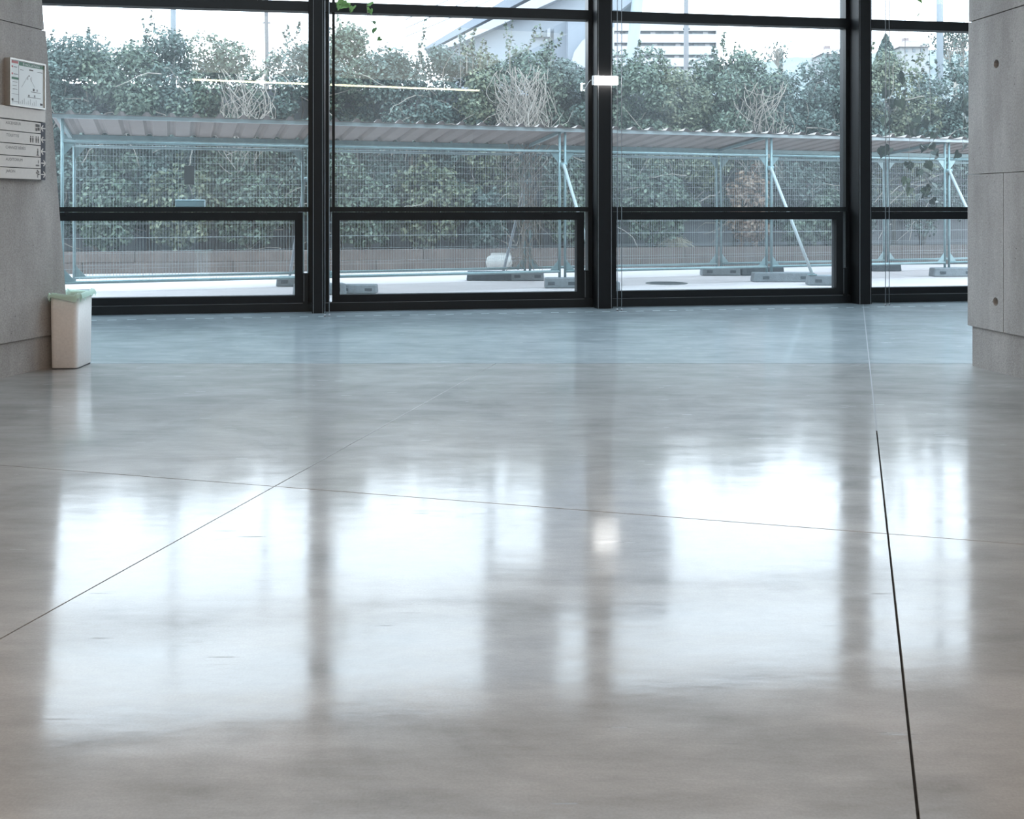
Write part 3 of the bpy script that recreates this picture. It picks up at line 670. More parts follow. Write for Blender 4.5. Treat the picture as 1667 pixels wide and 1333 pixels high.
# ================================================================ OUTSIDE
tag(obj('pavement', MB().prism([(-30, fY(-30, .2), -0.3), (40, fY(40, .2), -0.3), (60, 60, -0.3), (-60, 60, -0.3)], (0, 0, 0.297)), M['pave']), kind='structure')
FT = Vector((0.938, 0.3469, 0)).normalized(); FB = Vector((-0.5, 1.55, 0))
P0 = Vector((0.752, 15.6, 0))
def post_at(s): 
    p = P0 + FT * (3.62 * s); return p
front_s = [-1.91, -1, 0, 1, 2, 3]
place_f = ['beside the left wall', 'left of the middle', 'in the middle', 'right of the middle', 'at the far right']
def fence_panel(a, b, zb, zt, ztop, label, group):
    t = thing('mesh_fence', label, 'fence', tuple(a), math.atan2((b - a).y, (b - a).x), group)
    L = (b - a).length; x0, x1 = 0.045, L - 0.045; r = 0.021
    def T(name, p, q, rad=r, m='galv'): return obj(name, MB().tube([p, q], rad, 8), M[m], t, local=True)
    T('post', (x0, 0, .14), (x0, 0, ztop)); T('post', (x1, 0, .14), (x1, 0, ztop))
    T('top_rail', (x0, 0, zt), (x1, 0, zt)); T('bottom_rail', (x0, 0, zb), (x1, 0, zb))
    for x, d in ((x0, 1), (x1, -1)):
        for z, dz_ in ((zt - r, -1), (zb + r, 1)):
            mb = MB().prism([(x + d * r, -.004, z), (x + d * (r + .13), -.004, z), (x + d * r, -.004, z + dz_ * .15)], (0, .008, 0)); obj('gusset', mb, M['galv'], t, local=True)
    mb = MB(); w = .0017
    n = int((x1 - x0) / .04)
    for k in range(1, n):
        x = x0 + (x1 - x0) * k / n; mb.tube([(x, 0, zb), (x, 0, zt)], w, 3, False)
    k = zb + .17
    while k < zt - .05:
        mb.tube([(x0, .004, k), (x1, .004, k)], w * 1.15, 3, False); k += .195
    obj('wire_mesh', mb, M['wire'], t, 'stuff', fix=False, local=True)
    return t
names_f = ['front fence panel left of the leftmost window post', 'front fence panel under the second window, right of the leftmost post', 'front fence panel crossing behind the lamp post', 'front fence panel ending at the dark third window post and beyond', 'front fence panel running behind the right wall']
names_r = ['rear fence panel in the leftmost window behind the front one', 'rear fence panel behind the second window', 'rear fence panel behind the lamp post', 'rear fence panel behind the third window post', 'rear fence panel behind the right wall']
for k in range(5):
    a, b = post_at(front_s[k]), post_at(front_s[k + 1])
    fence_panel(a, b, 0.24, 2.03, 2.335, names_f[k], 'front fence panels')
for k in range(5):
    a, b = post_at(front_s[k]) + FB, post_at(front_s[k + 1]) + FB
    fence_panel(a, b, 0.2, 2.06, 2.19, names_r[k], 'rear fence panels')

def block(p, rz, w, label, m='block', h=.15, d=.26):
    t = thing('ballast_block', label, 'block', (p.x, p.y, 0), rz, 'ballast blocks under the fence')
    mb = MB(); a = [(-w/2, -d/2), (w/2, -d/2), (w/2, d/2), (-w/2, d/2)]; tp = .85
    bm = MB(); v = [(x, y, 0) for x, y in a] + [(x * .97, y * tp, h) for x, y in a]
    bm.add([Vector(p_) for p_ in v], [(0,3,2,1),(4,5,6,7),(0,1,5,4),(1,2,6,5),(2,3,7,6),(3,0,4,7)])
    o = obj('block_body', bm, M[m], t, local=True)
    bv = o.modifiers.new('bev', 'BEVEL'); bv.width = .015; bv.segments = 2
    for x in (-w * .3, w * .3): obj('grip_hole', MB().box((x - .05, -d/2 * .95 - .004, h * .3), (x + .05, -d/2 * .9 + .01, h * .62)), M['rubber'], t, local=True)
FR = math.atan2(FT.y, FT.x)
block(post_at(-1.91) + Vector((.05, -.05, 0)), FR, .7, 'grey ballast block half hidden by the left wall')
block(post_at(-1), FR, .7, 'grey ballast block behind the leftmost window post')
block(ground(580, 478) + Vector((0, .13, 0)), 0, .55, 'pale grey block at the lower left of the second window', 'block', .12)
block(post_at(0) + Vector((-.02, -.03, 0)), 0.0, .5, 'grey ballast block under the front posts left of the lamp post')
block(post_at(1) + Vector((.22, -.02, 0)), 0.0, 1.0, 'long grey ballast block under the front posts of the third window')
block(post_at(1) + Vector((.78, -.75, 0)), -.05, .75, 'grey ballast block carrying the foot of the long white strut')
block(post_at(2) + Vector((.1, 0, 0)), 0.05, .75, 'grey ballast block in the rightmost window by the wall')
for s, off, w, lab, m in ((-1, -.1, .65, 'grey ballast block under the rear fence in the leftmost window', 'block'), (0, 0, .55, 'light grey ballast block under the vine covered rear posts', 'block'), (0, -.62, .75, 'dark ballast block in the second window', 'rubber'), (1, .02, .68, 'light grey ballast block under the rear posts of the third window', 'block'), (1, .75, .75, 'dark ballast block behind the front posts of the third window', 'rubber'), (2, -.05, .6, 'dark ballast block in the rightmost window under the rear posts', 'rubber')):
    block(post_at(s) + FB + Vector((off, 0, 0)), 0, w, lab, m)
block(post_at(0) + Vector((.5, -.78, 0)), 0.0, .55, 'grey ballast block peeking out right of the lamp post')

def strut(a, b, label, m='beam'):
    t = thing('fence_strut', label, 'strut', (b[0], b[1], b[2]), 0, 'leaning struts bracing the fence')
    obj('tube', MB().tube([a, b], .024, 10), M[m], t)
    obj('foot_plate', MB().box((b[0] - .06, b[1] - .05, b[2] - .012), (b[0] + .06, b[1] + .05, b[2] + .004)), M['galv'], t)
    obj('clamp', MB().tube([Vector(a) + Vector((-.05, .015, .0)), Vector(a) + Vector((.05, .015, 0))], .034, 8), M['galv'], t)
for s, lab in ((0, 'white strut leaning right beside the lamp post'), (1, 'long white strut leaning right in the third window'), (2, 'white strut leaning right by the right wall')):
    p = post_at(s); strut(p + Vector((0.02, -.05, 1.83)), p + Vector((.47, -.8, .165)), lab)
for s, lab in ((-1, 'grey strut leaning left near the leftmost window post'), (0, 'grey strut leaning left from the vine covered posts')):
    p = post_at(s) + FB; strut(p + Vector((-.02, .05, 1.62)), p + Vector((-.42, .8, .02)), lab, 'pale')

# ---- corrugated roof over the walkway
cano = thing('walkway_roof', 'long low corrugated roof over the fenced walkway', 'roof', tuple(post_at(-1.91)), FR)
CL = (post_at(3) - post_at(-1.91)).length + 0.5
bx = FB.dot(FT); by = FB.dot(Vector((-FT.y, FT.x, 0)))      # rear offset in roof frame
zf, zr = 2.375, 2.22
def rp(x, q, dz_=0.0):   # q 0 at the front edge .. 1 at the rear
    return Vector((x + bx * q, -0.06 + (by + 0.12) * q, zf + (zr - zf) * q + dz_))
nsh = 20; sw_ = CL / nsh
for k in range(nsh):
    x0 = -0.1 + k * sw_; prof = []
    nr_ = 3; pitch = sw_ / nr_
    for j in range(nr_):
        b_ = x0 + j * pitch
        prof += [(b_, 0), (b_ + pitch - .125, 0), (b_ + pitch - .085, .045), (b_ + pitch - .045, .045), (b_ + pitch - .005, 0)]
    prof.append((x0 + sw_ + .01, 0))
    mb = MB(); n = len(prof)
    vs = [rp(x, -0.02, z) for x, z in prof] + [rp(x, 1.02, z) for x, z in prof]
    vs += [v + Vector((0, 0, .002)) for v in vs]
    fs = []
    for i in range(n - 1):
        fs += [(i, i + 1, n + i + 1, n + i), (2 * n + i, 3 * n + i, 3 * n + i + 1, 2 * n + i + 1), (i, 2 * n + i, 2 * n + i + 1, i + 1), (n + i, n + i + 1, 3 * n + i + 1, 3 * n + i)]
    mb.add(vs, fs); obj('roof_sheet', mb, M['sheet'], cano, local=True)
mb = MB().prism([rp(-.1, .0, -.05), rp(-.1, .022, -.05), rp(-.1, .022, -.004), rp(-.1, .0, -.004)], (CL, 0, 0)); obj('front_beam', mb, M['beam'], cano, local=True)
mb = MB().prism([rp(-.1, .95, -.07), rp(-.1, .985, -.07), rp(-.1, .985, -.004), rp(-.1, .95, -.004)], (CL, 0, 0)); obj('rear_beam', mb, M['galv'], cano, local=True)
for s in front_s:
    x = (s + 1.91) * 3.62
    mb = MB(); a, b = rp(x, .02, -.03), rp(x, .97, -.03)
    mb.prism([a + Vector((-.025, 0, -.025)), a + Vector((.025, 0, -.025)), a + Vector((.025, 0, .02)), a + Vector((-.025, 0, .02))], b - a); obj('rafter', mb, M['galv'], cano, local=True)

# ---- odd items by the fence
pp = at(308, 285, 13.62)
t = thing('fence_plate', 'small dark brown plate hung on the front fence in the leftmost window', 'plate', tuple(pp), FR)
mb = MB().bbox((-.062, -.02, -.125), (.062, -.004, .125), .006); obj('plate_board', mb, M['plate'], t, local=True)
mb = MB()
for x in (-.04, .04): mb.tube([(x, -.006, .11), (x, .012, .125)], .004, 5)
obj('hook', mb, M['wire'], t, local=True)
u0, u1 = fu(286, .16), fu(334, .16)
t = thing('silver_case', 'flat silver case on the outer ledge of the leftmost window', 'case', tuple(FM @ Vector(((u0 + u1) / 2, .15, zmid))), FA)
mb = MB().bbox((u0, .118, zmid), (u1, .2, zmid + .085), .008, FM); obj('case_body', mb, M['silver'], t)
mb = MB(); mb.box((u0 - .002, .116, zmid + .062), (u1 + .002, .202, zmid + .068), FM); obj('case_seam', mb, M['galv'], t)
mc = ground(1085, 461)
t = thing('manhole_cover', 'dark round manhole cover in the pale paving in front of the fence', 'manhole', (mc.x, mc.y, -.003))
obj('cover_disc', MB().tube([(0, 0, 0), (0, 0, .008)], .33, 32), M['iron'], t, local=True)
mb = MB()
for k in range(-4, 5): mb.box((-.3 + abs(k) * .03, k * .06 - .008, .008), (.3 - abs(k) * .03, k * .06 + .008, .011))
obj('cover_rib', mb, M['iron'], t, local=True)
# sack
sk = ground(812, 437.5)
t = thing('rubble_sack', 'pale woven sack standing behind the fence in the second window', 'sack', (sk.x, sk.y, -.003))
rings = []
for z, w, d in ((0, .44, .34), (.03, .5, .4), (.14, .53, .43), (.24, .5, .38), (.29, .44, .3), (.31, .46, .32), (.30, .38, .24), (.25, .3, .2)):
    rings.append([(x * (1 + .05 * math.sin(k * 2.1 + z * 9)), y, z + .015 * math.sin(k * 1.3)) if z > .26 else (x, y, z) for k, (x, y) in enumerate(rrect(w, d, .1))])
obj('sack_body', loft(rings), M['bag'], t, fix=False, local=True)
mb = MB()
for x in (-.2, .2): mb.tube([(x - .05, .0, .28), (x - .03, 0, .36), (x + .03, 0, .36), (x + .05, 0, .28)], .012, 6)
obj('sack_loop', mb, M['bag'], t, local=True)

# ---- low board edging, planting bed, retaining wall
def LY(X): return 20.25 + 0.192 * X
ea = math.atan(0.192)
EM = Matrix.Translation((0, 20.25, 0)) @ Matrix.Rotation(ea, 4, 'Z')
edg = thing('bed_edging', 'low weathered board edging of the planting bed behind the fence', 'edging', (0, 20.25, 0), ea)
for k in range(-7, 8):
    for r_ in range(2):
        x0 = k * 2.62 + (0.9 if r_ else 0); j = random.uniform(-.006, .006)
        mb = MB().bbox((x0 + .004, -.02 + j, r_ * .2 + .004 - .003), (x0 + 2.616, .03 + j, r_ * .2 + .197), .006); obj('board', mb, M['board'], edg, local=True)
for k in range(-7, 8):
    mb = MB().box((k * 2.62 + 1.3, .03, -.003), (k * 2.62 + 1.38, .1, .38)); obj('stake', mb, M['board'], edg, local=True)
tag(obj('soil_bed', MB().box((-26, .1, -.2), (30, 1.9, .36), EM), M['soil']), kind='structure')
rw = tag(thing('retaining_wall', None, None, (0, 20.25, 0), ea), kind='structure')
for k in range(-9, 11):
    mb = MB().bbox((k * 2.6 + .006, 1.55, -.1), (k * 2.6 + 2.594, 1.9, 3.55 + .02 * (k % 3)), .012); obj('wall_panel', mb, M['retain'], rw, local=True)
obj('wall_core', MB().box((-26, 1.62, -.1), (30, 1.85, 3.5)), M['retain'], rw, local=True)
# raised ground behind the retaining wall
tag(obj('hillside_ground', MB().box((-170, 1.9, -1), (190, 300, 3.4), EM), M['hill']), kind='structure')

# ---- hedge shrubs on and over the wall
def leaf_cloud(name, P, S, parent, m, nrm=None, tn=None, local=False, long=1.7):
    """P (n,3) centres, S (n,) sizes: one folded leaf each, joined into one foliage part"""
    n = len(P); a = RNG.normal(size=(n, 3)); a /= np.linalg.norm(a, axis=1)[:, None]
    b = RNG.normal(size=(n, 3))
    if nrm is not None:
        nn = nrm + RNG.normal(size=(n, 3)) * .55; nn /= np.linalg.norm(nn, axis=1)[:, None]
        a = a - nn * (a * nn).sum(1)[:, None]; a /= np.linalg.norm(a, axis=1)[:, None]; b = np.cross(nn, a)
    else:
        b = b - a * (b * a).sum(1)[:, None]; b /= np.linalg.norm(b, axis=1)[:, None]
    c = np.cross(a, b)
    A = a * S[:, None] * long * .5; B = b * S[:, None] * .5; C = c * S[:, None] * .14
    V = np.stack([P - A, P + B + C, P + A, P - B + C], 1).reshape(-1, 3)
    me = bpy.data.meshes.new(name); me.vertices.add(4 * n); me.vertices.foreach_set('co', V.astype(np.float32).ravel())
    idx = np.arange(4 * n, dtype=np.int32).reshape(n, 4); tri = np.concatenate([idx[:, [0, 1, 2]], idx[:, [0, 2, 3]]], 1).ravel()
    me.loops.add(6 * n); me.loops.foreach_set('vertex_index', tri)
    me.polygons.add(2 * n); me.polygons.foreach_set('loop_start', np.arange(0, 6 * n, 3, dtype=np.int32)); me.polygons.foreach_set('loop_total', np.full(2 * n, 3, dtype=np.int32))
    me.update(calc_edges=True)
    at_ = me.attributes.new('tone', 'FLOAT', 'POINT')
    tv = RNG.beta(1.1, 2.6, n) if tn is None else tn
    at_.data.foreach_set('value', np.repeat(tv, 4).astype(np.float32))
    me.materials.append(m); o = bpy.data.objects.new(name, me); link(o, parent, WORLD[parent.name]); o['kind'] = 'stuff'
    return o
def shrub(px0, px1, ytop, m, label, dens=1.0, zlow=.85, spiky=False, name='hedge_shrub', gap=0.0, d=None, twig=18, cat='shrub', group='shrubs along the retaining wall'):
    """a climber/shrub against and over the wall, from px0 to px1 of the photo, its top at ytop"""
    k0, k1 = (px0 - CX) / F, (px1 - CX) / F
    X0 = k0 * 21.2 / (1 - .192 * k0); X1 = k1 * 21.2 / (1 - .192 * k1)
    Xm = (X0 + X1) / 2; Ym = LY(Xm) + 1.2
    zt_ = EYE + (HY - ytop) * (Ym + .3) / F
    o = thing(name, label, cat, (Xm, Ym, .36), ea, group)
    W = (X1 - X0) / 2 * 1.12; H = zt_ - .36
    P = []; Nn = []; S = []
    nc = int(66 * dens * W * H / 3.2)
    for i in range(nc):
        cx = random.uniform(-W, W); hz = random.random() ** .72
        if hz > .8: cx *= math.sqrt(max(0.05, 1 - ((hz - .8) / .2) ** 2 * .8))
        cz = zlow - .36 + hz * (H - .28 - (zlow - .36)) + random.uniform(-.1, .1)
        over = cz > 3.45
        cy = random.uniform(-.75, .25) if not over else random.uniform(-.6, .9)
        if cz < 1.4: cy = random.uniform(-.6, .2)
        if gap and random.random() < gap and cz < 3.4: continue
        r = random.uniform(.16, .36)
        n = int(250 * (r / .26) ** 2)
        v = RNG.normal(size=(n, 3)); v /= np.linalg.norm(v, axis=1)[:, None]
        rad = r * RNG.uniform(.55, 1.1, n)
        q = v * rad[:, None] * np.array([1.15, .8, .95]) + np.array([cx, cy, cz])
        P.append(q); Nn.append(v * .6 + np.array([0, -.5, .5])); S.append(RNG.uniform(.030, .062, n))
    # sprigs sticking out of the top
    tw = MB()
    for i in range(int((9 if not spiky else 16) * W)):
        cx = random.uniform(-W * .95, W * .95); z0 = H * random.uniform(.78, .95); ln = random.uniform(.2, .55) * (1.5 if spiky else 1)
        base = Vector((cx, random.uniform(-.4, .5), z0)); tip = base + Vector((random.uniform(-.18, .18), random.uniform(-.1, .1), ln))
        tw.tube([base - Vector((0, 0, .4)), base, tip], [.008, .006, .003], 3, False)
        n = int(18 + 22 * ln); f = RNG.uniform(0.05, 1, n)
        q = np.array(base)[None] + (np.array(tip - base)[None]) * f[:, None] + RNG.normal(size=(n, 3)) * (.055 * (1.1 - f))[:, None]
        P.append(q); Nn.append(RNG.normal(size=(n, 3)) * .4 + np.array([0, -.4, .6])); S.append(RNG.uniform(.035, .065, n))
    P = np.concatenate(P); Nn = np.concatenate(Nn); S = np.concatenate(S)
    leaf_cloud('foliage', P, S, o, m, Nn)
    for i in range(int(twig * W)):        # bare stems
        x = random.uniform(-W, W); z = random.uniform(.0, H * .8); y = random.uniform(-.8, -.3); pts = [Vector((x, y, z))]; dr = Vector((random.uniform(-1, 1), random.uniform(-.2, .1), random.uniform(-.4, 1))).normalized()
        for j in range(5):
            dr = (dr + Vector((random.uniform(-.5, .5), random.uniform(-.1, .1), random.uniform(-.55, .3)))).normalized(); pts.append(pts[-1] + dr * random.uniform(.1, .26))
        pts = [p for p in pts if p.z > .02]
        if len(pts) > 2: tw.tube(pts, [.011 - .0014 * q for q in range(len(pts))], 4, False)
    obj('twigs', tw, M['branch'], o, 'stuff', fix=False, local=True)
    sm = MB()
    for i in range(max(2, int(2.2 * W))):
        x = random.uniform(-W, W); pts = [Vector((x, random.uniform(-.3, .1), -.02))]
        for j in range(6): pts.append(pts[-1] + Vector((random.uniform(-.12, .12), random.uniform(-.06, .06), H * .13)))
        sm.tube(pts, [.045 - .005 * q for q in range(7)], 6)
    obj('trunk', sm, M['bark'], o, local=True)
    return o
SH = [
 (-40, 85, 70, 'leaf_b', 'dark shrub mostly hidden behind the left wall', 1.0, 0),
 (70, 165, 62, 'leaf_b', 'dense teal shrub at the left edge of the leftmost window', 1.1, 0),
 (150, 240, 56, 'leaf_a', 'rounded green shrub second from the left wall', 1.1, 0),
 (228, 312, 52, 'leaf_b', 'spiky topped shrub in front of the pale street pole', 1.1, 1),
 (300, 400, 66, 'leaf_a', 'wide loose shrub right of the pale street pole', .85, 0),
 (392, 462, 92, 'leaf_a', 'lower green shrub below the brown pole', .9, 0),
 (452, 545, 60, 'leaf_b', 'tall shrub partly hidden by the leftmost window post', 1.0, 1),
 (540, 596, 48, 'leaf_a', 'slim tall shrub at the left edge of the second window', .9, 1),
 (590, 690, 80, 'leaf_b', 'thin shrub with wall showing through in the second window', .72, 0),
 (680, 765, 66, 'leaf_b', 'spiky grey green shrub below the sloping stand roof', .8, 1),
 (755, 830, 72, 'leaf_c', 'tangled shrub with bare stems below the pale stand wall', .8, 1),
 (820, 905, 62, 'leaf_a', 'shrub with a dry tangled crown near the small triangular window', .85, 1),
 (895, 985, 84, 'leaf_b', 'dark shrub left of the lamp post', 1.0, 0),
 (985, 1065, 84, 'leaf_a', 'dense green shrub right of the lamp post below the slanted column', 1.1, 0),
 (1055, 1165, 100, 'leaf_c', 'broad olive shrub below the white apartment block', 1.1, 0),
 (1155, 1240, 84, 'leaf_a', 'pointed shrub right of the white apartment block', 1.05, 1),
 (1230, 1330, 100, 'leaf_b', 'greyish thin shrub in the right half of the third window', .75, 0),
 (1320, 1420, 86, 'leaf_b', 'dark shrub beside the third window post', .9, 0),
 (1410, 1500, 92, 'leaf_c', 'shrub below the pointed conifer in the rightmost window', .9, 0),
 (1490, 1590, 96, 'leaf_b', 'thin grey shrub beside the right wall', .7, 0),
 (1580, 1700, 90, 'leaf_a', 'shrub hidden behind the right wall', .8, 0),
]
for a, b, yt, m, lab, dn, spk in SH: shrub(a, b, yt, M[m], lab, dn, spiky=bool(spk))
# lower bushes in the bed and a dry brown one
def bush(px, y, d, w, h, m, label, n=2600, name='bed_bush'):
    p = at(px, y, d); p.z = .36
    o = thing(name, label, 'bush', tuple(p), 0, 'bushes in the planting bed')
    v = RNG.normal(size=(n, 3)); v /= np.linalg.norm(v, axis=1)[:, None]; rad = RNG.uniform(.45, 1, n) ** .6
    lump = 1 + .22 * np.sin(v[:, 0] * 7 + px) * np.cos(v[:, 2] * 6)
    q = v * (rad * lump)[:, None] * np.array([w / 2, .38, h / 2]) + np.array([0, 0, h / 2])
    leaf_cloud('foliage', q, RNG.uniform(.04, .075, n), o, M[m], v * .6 + np.array([0, -.4, .5]))
    sm = MB()
    for i in range(7):
        a = random.uniform(0, 6.28); sm.tube([(0, 0, -.02), (math.cos(a) * w * .15, math.sin(a) * .1, h * .35), (math.cos(a) * w * .33, math.sin(a) * .2, h * .75)], [.02, .014, .006], 5)
    obj('stems', sm, M['bark'], o, local=True)
for px, w, h, m, lab in ((170, 1.2, 1.5, 'leaf_a', 'low green bush behind the fence near the left wall'), (290, 1.5, 1.7, 'leaf_c', 'olive bush behind the brown fence plate'), (405, 1.4, 1.6, 'leaf_a', 'green bush behind the fence left of the leftmost post'), (600, 1.3, 1.5, 'leaf_a', 'green bush behind the left end of the second window fence'), (700, 1.7, 1.8, 'leaf_c', 'large olive bush in the middle of the second window'), (790, .9, 1.2, 'leaf_b', 'small dark bush left of the vine covered posts'), (930, 1.2, 1.6, 'leaf_a', 'green bush behind the fence left of the lamp post'), (1070, 1.6, 1.7, 'leaf_a', 'green bush behind the fence right of the lamp post'), (1345, 1.0, 1.2, 'leaf_a', 'bright small bush left of the third window post'), (1300, .7, .6, 'leaf_a', 'very low green tuft near the long white strut')):
    bush(px, 340, LY((px - CX) / F * 21) + .55, w, h, m, lab)
bush(1218, 340, LY(4.8) + .4, .85, 1.65, 'leaf_dry', 'dry reddish brown bush left of the front posts', 2600, 'dry_bush')
# straw heap
sh_ = at(1100, 400, 21.3); sh_.z = .36
t = thing('straw_clump', 'pale dry grass clump on the planting bed below the third window rail', 'grass clump', tuple(sh_))
mb = MB()
for i in range(260):
    a = random.uniform(0, 6.28); r = random.uniform(.05, .42); mb.tube([(random.uniform(-.15, .15), random.uniform(-.1, .1), -.02), (math.cos(a) * r * .5, math.sin(a) * r * .3, random.uniform(.10, .24)), (math.cos(a) * r, math.sin(a) * r * .5 - .05, random.uniform(.0, .15))], [.007, .006, .003], 3, False)
obj('straw_blades', mb, M['straw'], t, 'stuff', fix=False, local=True)
# dry climbing vine on the rear posts and a dry tangle at the hedge top
def tangle(base, w, h, n, label, name, drop=False):
    o = thing(name, label, 'vine', tuple(base)); mb = MB()
    for i in range(n):
        x = random.uniform(-w, w); p = Vector((x, random.uniform(-.12, .12), random.uniform(0, h) if not drop else h * random.uniform(.5, 1))); pts = [p]
        dr = Vector((random.uniform(-.6, .6), random.uniform(-.2, .2), -1 if drop else random.choice((-1, 1)))).normalized()
        for j in range(7):
            dr = (dr + Vector((random.uniform(-.5, .5) - pts[-1].x * .5, random.uniform(-.2, .2), random.uniform(-.3, .2)))).normalized(); pts.append(pts[-1] + dr * random.uniform(.07, .2))
        pts = [q for q in pts if q.z > .0]
        if len(pts) > 2: mb.tube(pts, [.009 - .0009 * q for q in range(len(pts))], 3, False)
    obj('stems', mb, M['branch'], o, 'stuff', fix=False, local=True)
vp = post_at(0) + FB + Vector((0, -.06, .15)); tangle(vp, .1, 2.3, 110, 'pale dry vine climbing the rear posts in the second window', 'climbing_vine')
dp = at(850, 330, LY(.2) + .3); dp.z = 1.6; tangle(dp, .55, 2.4, 170, 'bleached tangle of bare stems hanging over the wall in the second window', 'bare_vine', True)
dp = at(1240, 330, LY(5) + .3); dp.z = 1.2; tangle(dp, .6, 2.6, 90, 'thin bare stems hanging down the wall in the third window', 'bare_vine', True)
dp = at(400, 330, LY(-5.2) + .3); dp.z = 1.4; tangle(dp, .55, 2.4, 80, 'bare curved stems on the wall in the leftmost window', 'bare_vine', True)

# ---- hanging ivy just outside the rightmost window
lv = [(265,490),(270,560),(205,630),(265,655),(160,590),(165,750),(360,750),(395,770),(455,745),(330,830),(455,835),(380,910),(440,900),(460,960),(140,945),(165,930),(310,1020),(300,1040),(430,1020),(360,1085),(440,1075),(285,1140),(300,1190),(415,1180),(400,1200),(460,1150),(365,1220),(455,1235),(635,905),(655,700),(650,640),(600,955),(645,750)]
DO = 14.0
cols = {0: [], 1: [], 2: [], 3: []}
for x, y in lv:
    px, yy = 1400 + x / 3.81, y / 3.81
    cols[0 if px < 1460 else 1 if px < 1492 else 2 if px < 1540 else 3].append((px, yy))
labs = ['dark ivy strand with few leaves along the cables of the rightmost window', 'ivy strand with large dark leaves left of centre of the rightmost window', 'longest ivy strand, leafy to its end, in the rightmost window', 'ivy strand with dark leaves beside the right wall']
for c in range(4):
    L_ = sorted(cols[c], key=lambda q: q[1]); xm = sum(q[0] for q in L_) / len(L_)
    stem = [at(xm, -250, DO)] + [at((q[0] + xm) / 2, q[1], DO) for q in L_]
    lf = []
    for px, y in L_:
        for r_ in range(2):
            lf.append((at(px + random.uniform(-4, 4), y + random.uniform(-4, 4), DO + random.uniform(-.06, .06)), random.uniform(.075, .11), .9 if (1465 < px < 1482 and 295 < y < 318) else random.uniform(0, .6)))
    ivy_strand('trailing_ivy', labs[c], stem, lf, M['ivy_dark'], 'ivy strands outside the rightmost window')

# ---- far background: poles, stand, apartment block, hill
def pole(px0, y0, px1, y1, d, wpx, m, label, arm=None, name='street_pole', top=None):
    a = at(px1, y1, d); b = at(px0, y0, d); r = wpx / 2 * d / F
    dirv = (b - a); a2 = a - dirv * ((a.z - 3.35) / dirv.z) if a.z > 3.35 else a
    b2 = b + dirv.normalized() * (top or 3)
    t = thing(name, label, 'pole', tuple(a2)); obj('shaft', MB().tube([a2, b2], [r * 1.08, r], 12), M[m], t)
    obj('base_collar', MB().tube([a2, a2 + Vector((0, 0, .3))], r * 1.5, 12), M[m], t)
    if arm:
        mb = MB()
        for (xa, ya), (xb, yb) in arm: mb.tube([at(xa, ya, d), at(xb, yb, d)], r * .45, 6)
        obj('bracket', mb, M[m], t)
pole(282, 10, 282, 92, 42, 8, 'pale', 'pale street pole above the shrubs in the leftmost window', top=9)
pole(433.5, 15, 434.5, 95, 40, 6, 'pole_brown', 'thin brown pole above the shrubs near the leftmost post', [((428, 37), (440, 37))], top=6)
pole(1117, 30, 1117, 110, 45, 8, 'pole_brown', 'grey pole with a bracket in front of the white apartment block', [((1121, 104), (1144, 95)), ((1112, 47), (1123, 47))], top=1)
pole(1530, 0, 1530, 92, 44, 10, 'pale', 'broad pale pole in the rightmost window', top=9)
# stand with sloping roof, slanted column
DS = 75
t = thing('sports_stand', 'pale concrete stand with sloping roof bands beyond the second window', 'building', tuple(at(880, 287, DS)))
def plate(name, pts, m, d0, th, parent=t, dd=0.0):
    # plan: slab of real depth th, its face d0 away, slightly turned
    mb = MB().prism([at(x, y, d0 + dd * (x - 800)) for x, y in pts], (0, th, 0)); return obj(name, mb, M[m], parent)
plate('stand_wall', [(730, 287), (735, 76), (905, 0), (1000, -42), (1000, 287)], 'stand', DS, 10)
plate('roof_band', [(700, 84), (735, 76), (905, 0), (1000, -42), (1000, -60), (880, -8)], 'stand3', DS - 1.2, 12)
plate('roof_band', [(690, 78), (700, 80), (880, -14), (1000, -66), (1000, -84), (850, -18)], 'stand2', DS + 2, 10)
plate('side_wing', [(925, 285), (925, 20), (1000, 20), (1000, 285)], 'stand2', DS - 4, 3)
plate('corner_pier', [(902, 286), (902, 43), (925, 33), (925, 286)], 'stand2', DS - 1.5, 3)
plate('stair_curve', [(928, 110), (935, 84), (948, 66), (970, 52), (1000, 44), (1000, 110)], 'stand3', DS - 5, 2)
plate('window', [(868, 60), (891, 48), (891, 60)], 'far_glass', DS - .3, .6)
plate('window_reveal', [(891, 60), (891, 47), (896, 45), (896, 60)], 'stand3', DS - .5, .8)
plate('upper_volume', [(895, -30), (1015, -30), (1062, -40), (1096, -130), (1085, -275), (890, -262)], 'stand2', DS, 14)
plate('roof_overhang', [(785, -300), (912, -292), (905, -414), (785, -410)], 'stand', DS - 2, 12)
plate('roof_pier', [(786, -300), (800, -300), (806, -60), (795, -56)], 'stand', DS - 1, 3)
mb = MB()
for q in range(3): mb.tube([at(660, 60 - q * 14, DS - 6), at(760, 18 - q * 16, DS - 6), at(900, -48 - q * 18, DS - 6)], .035, 5)
obj('guy_cable', mb, M['pole'], t)
t2 = thing('slanted_column', 'thick pale slanted column right of the lamp post', 'column', tuple(at(1026, 115, 60)))
a, b = at(1010, 275, 60), at(1041, -30, 60)
obj('shaft', MB().tube([a, b], [.34, .34], 16), M['pale'], t2)
obj('bracket', MB().prism([at(1034, -2, 60), at(1010, 17, 60), at(998, 16, 60), at(998, -20, 60), at(1034, -20, 60)], (0, 1.2, 0)), M['stand2'], t2)
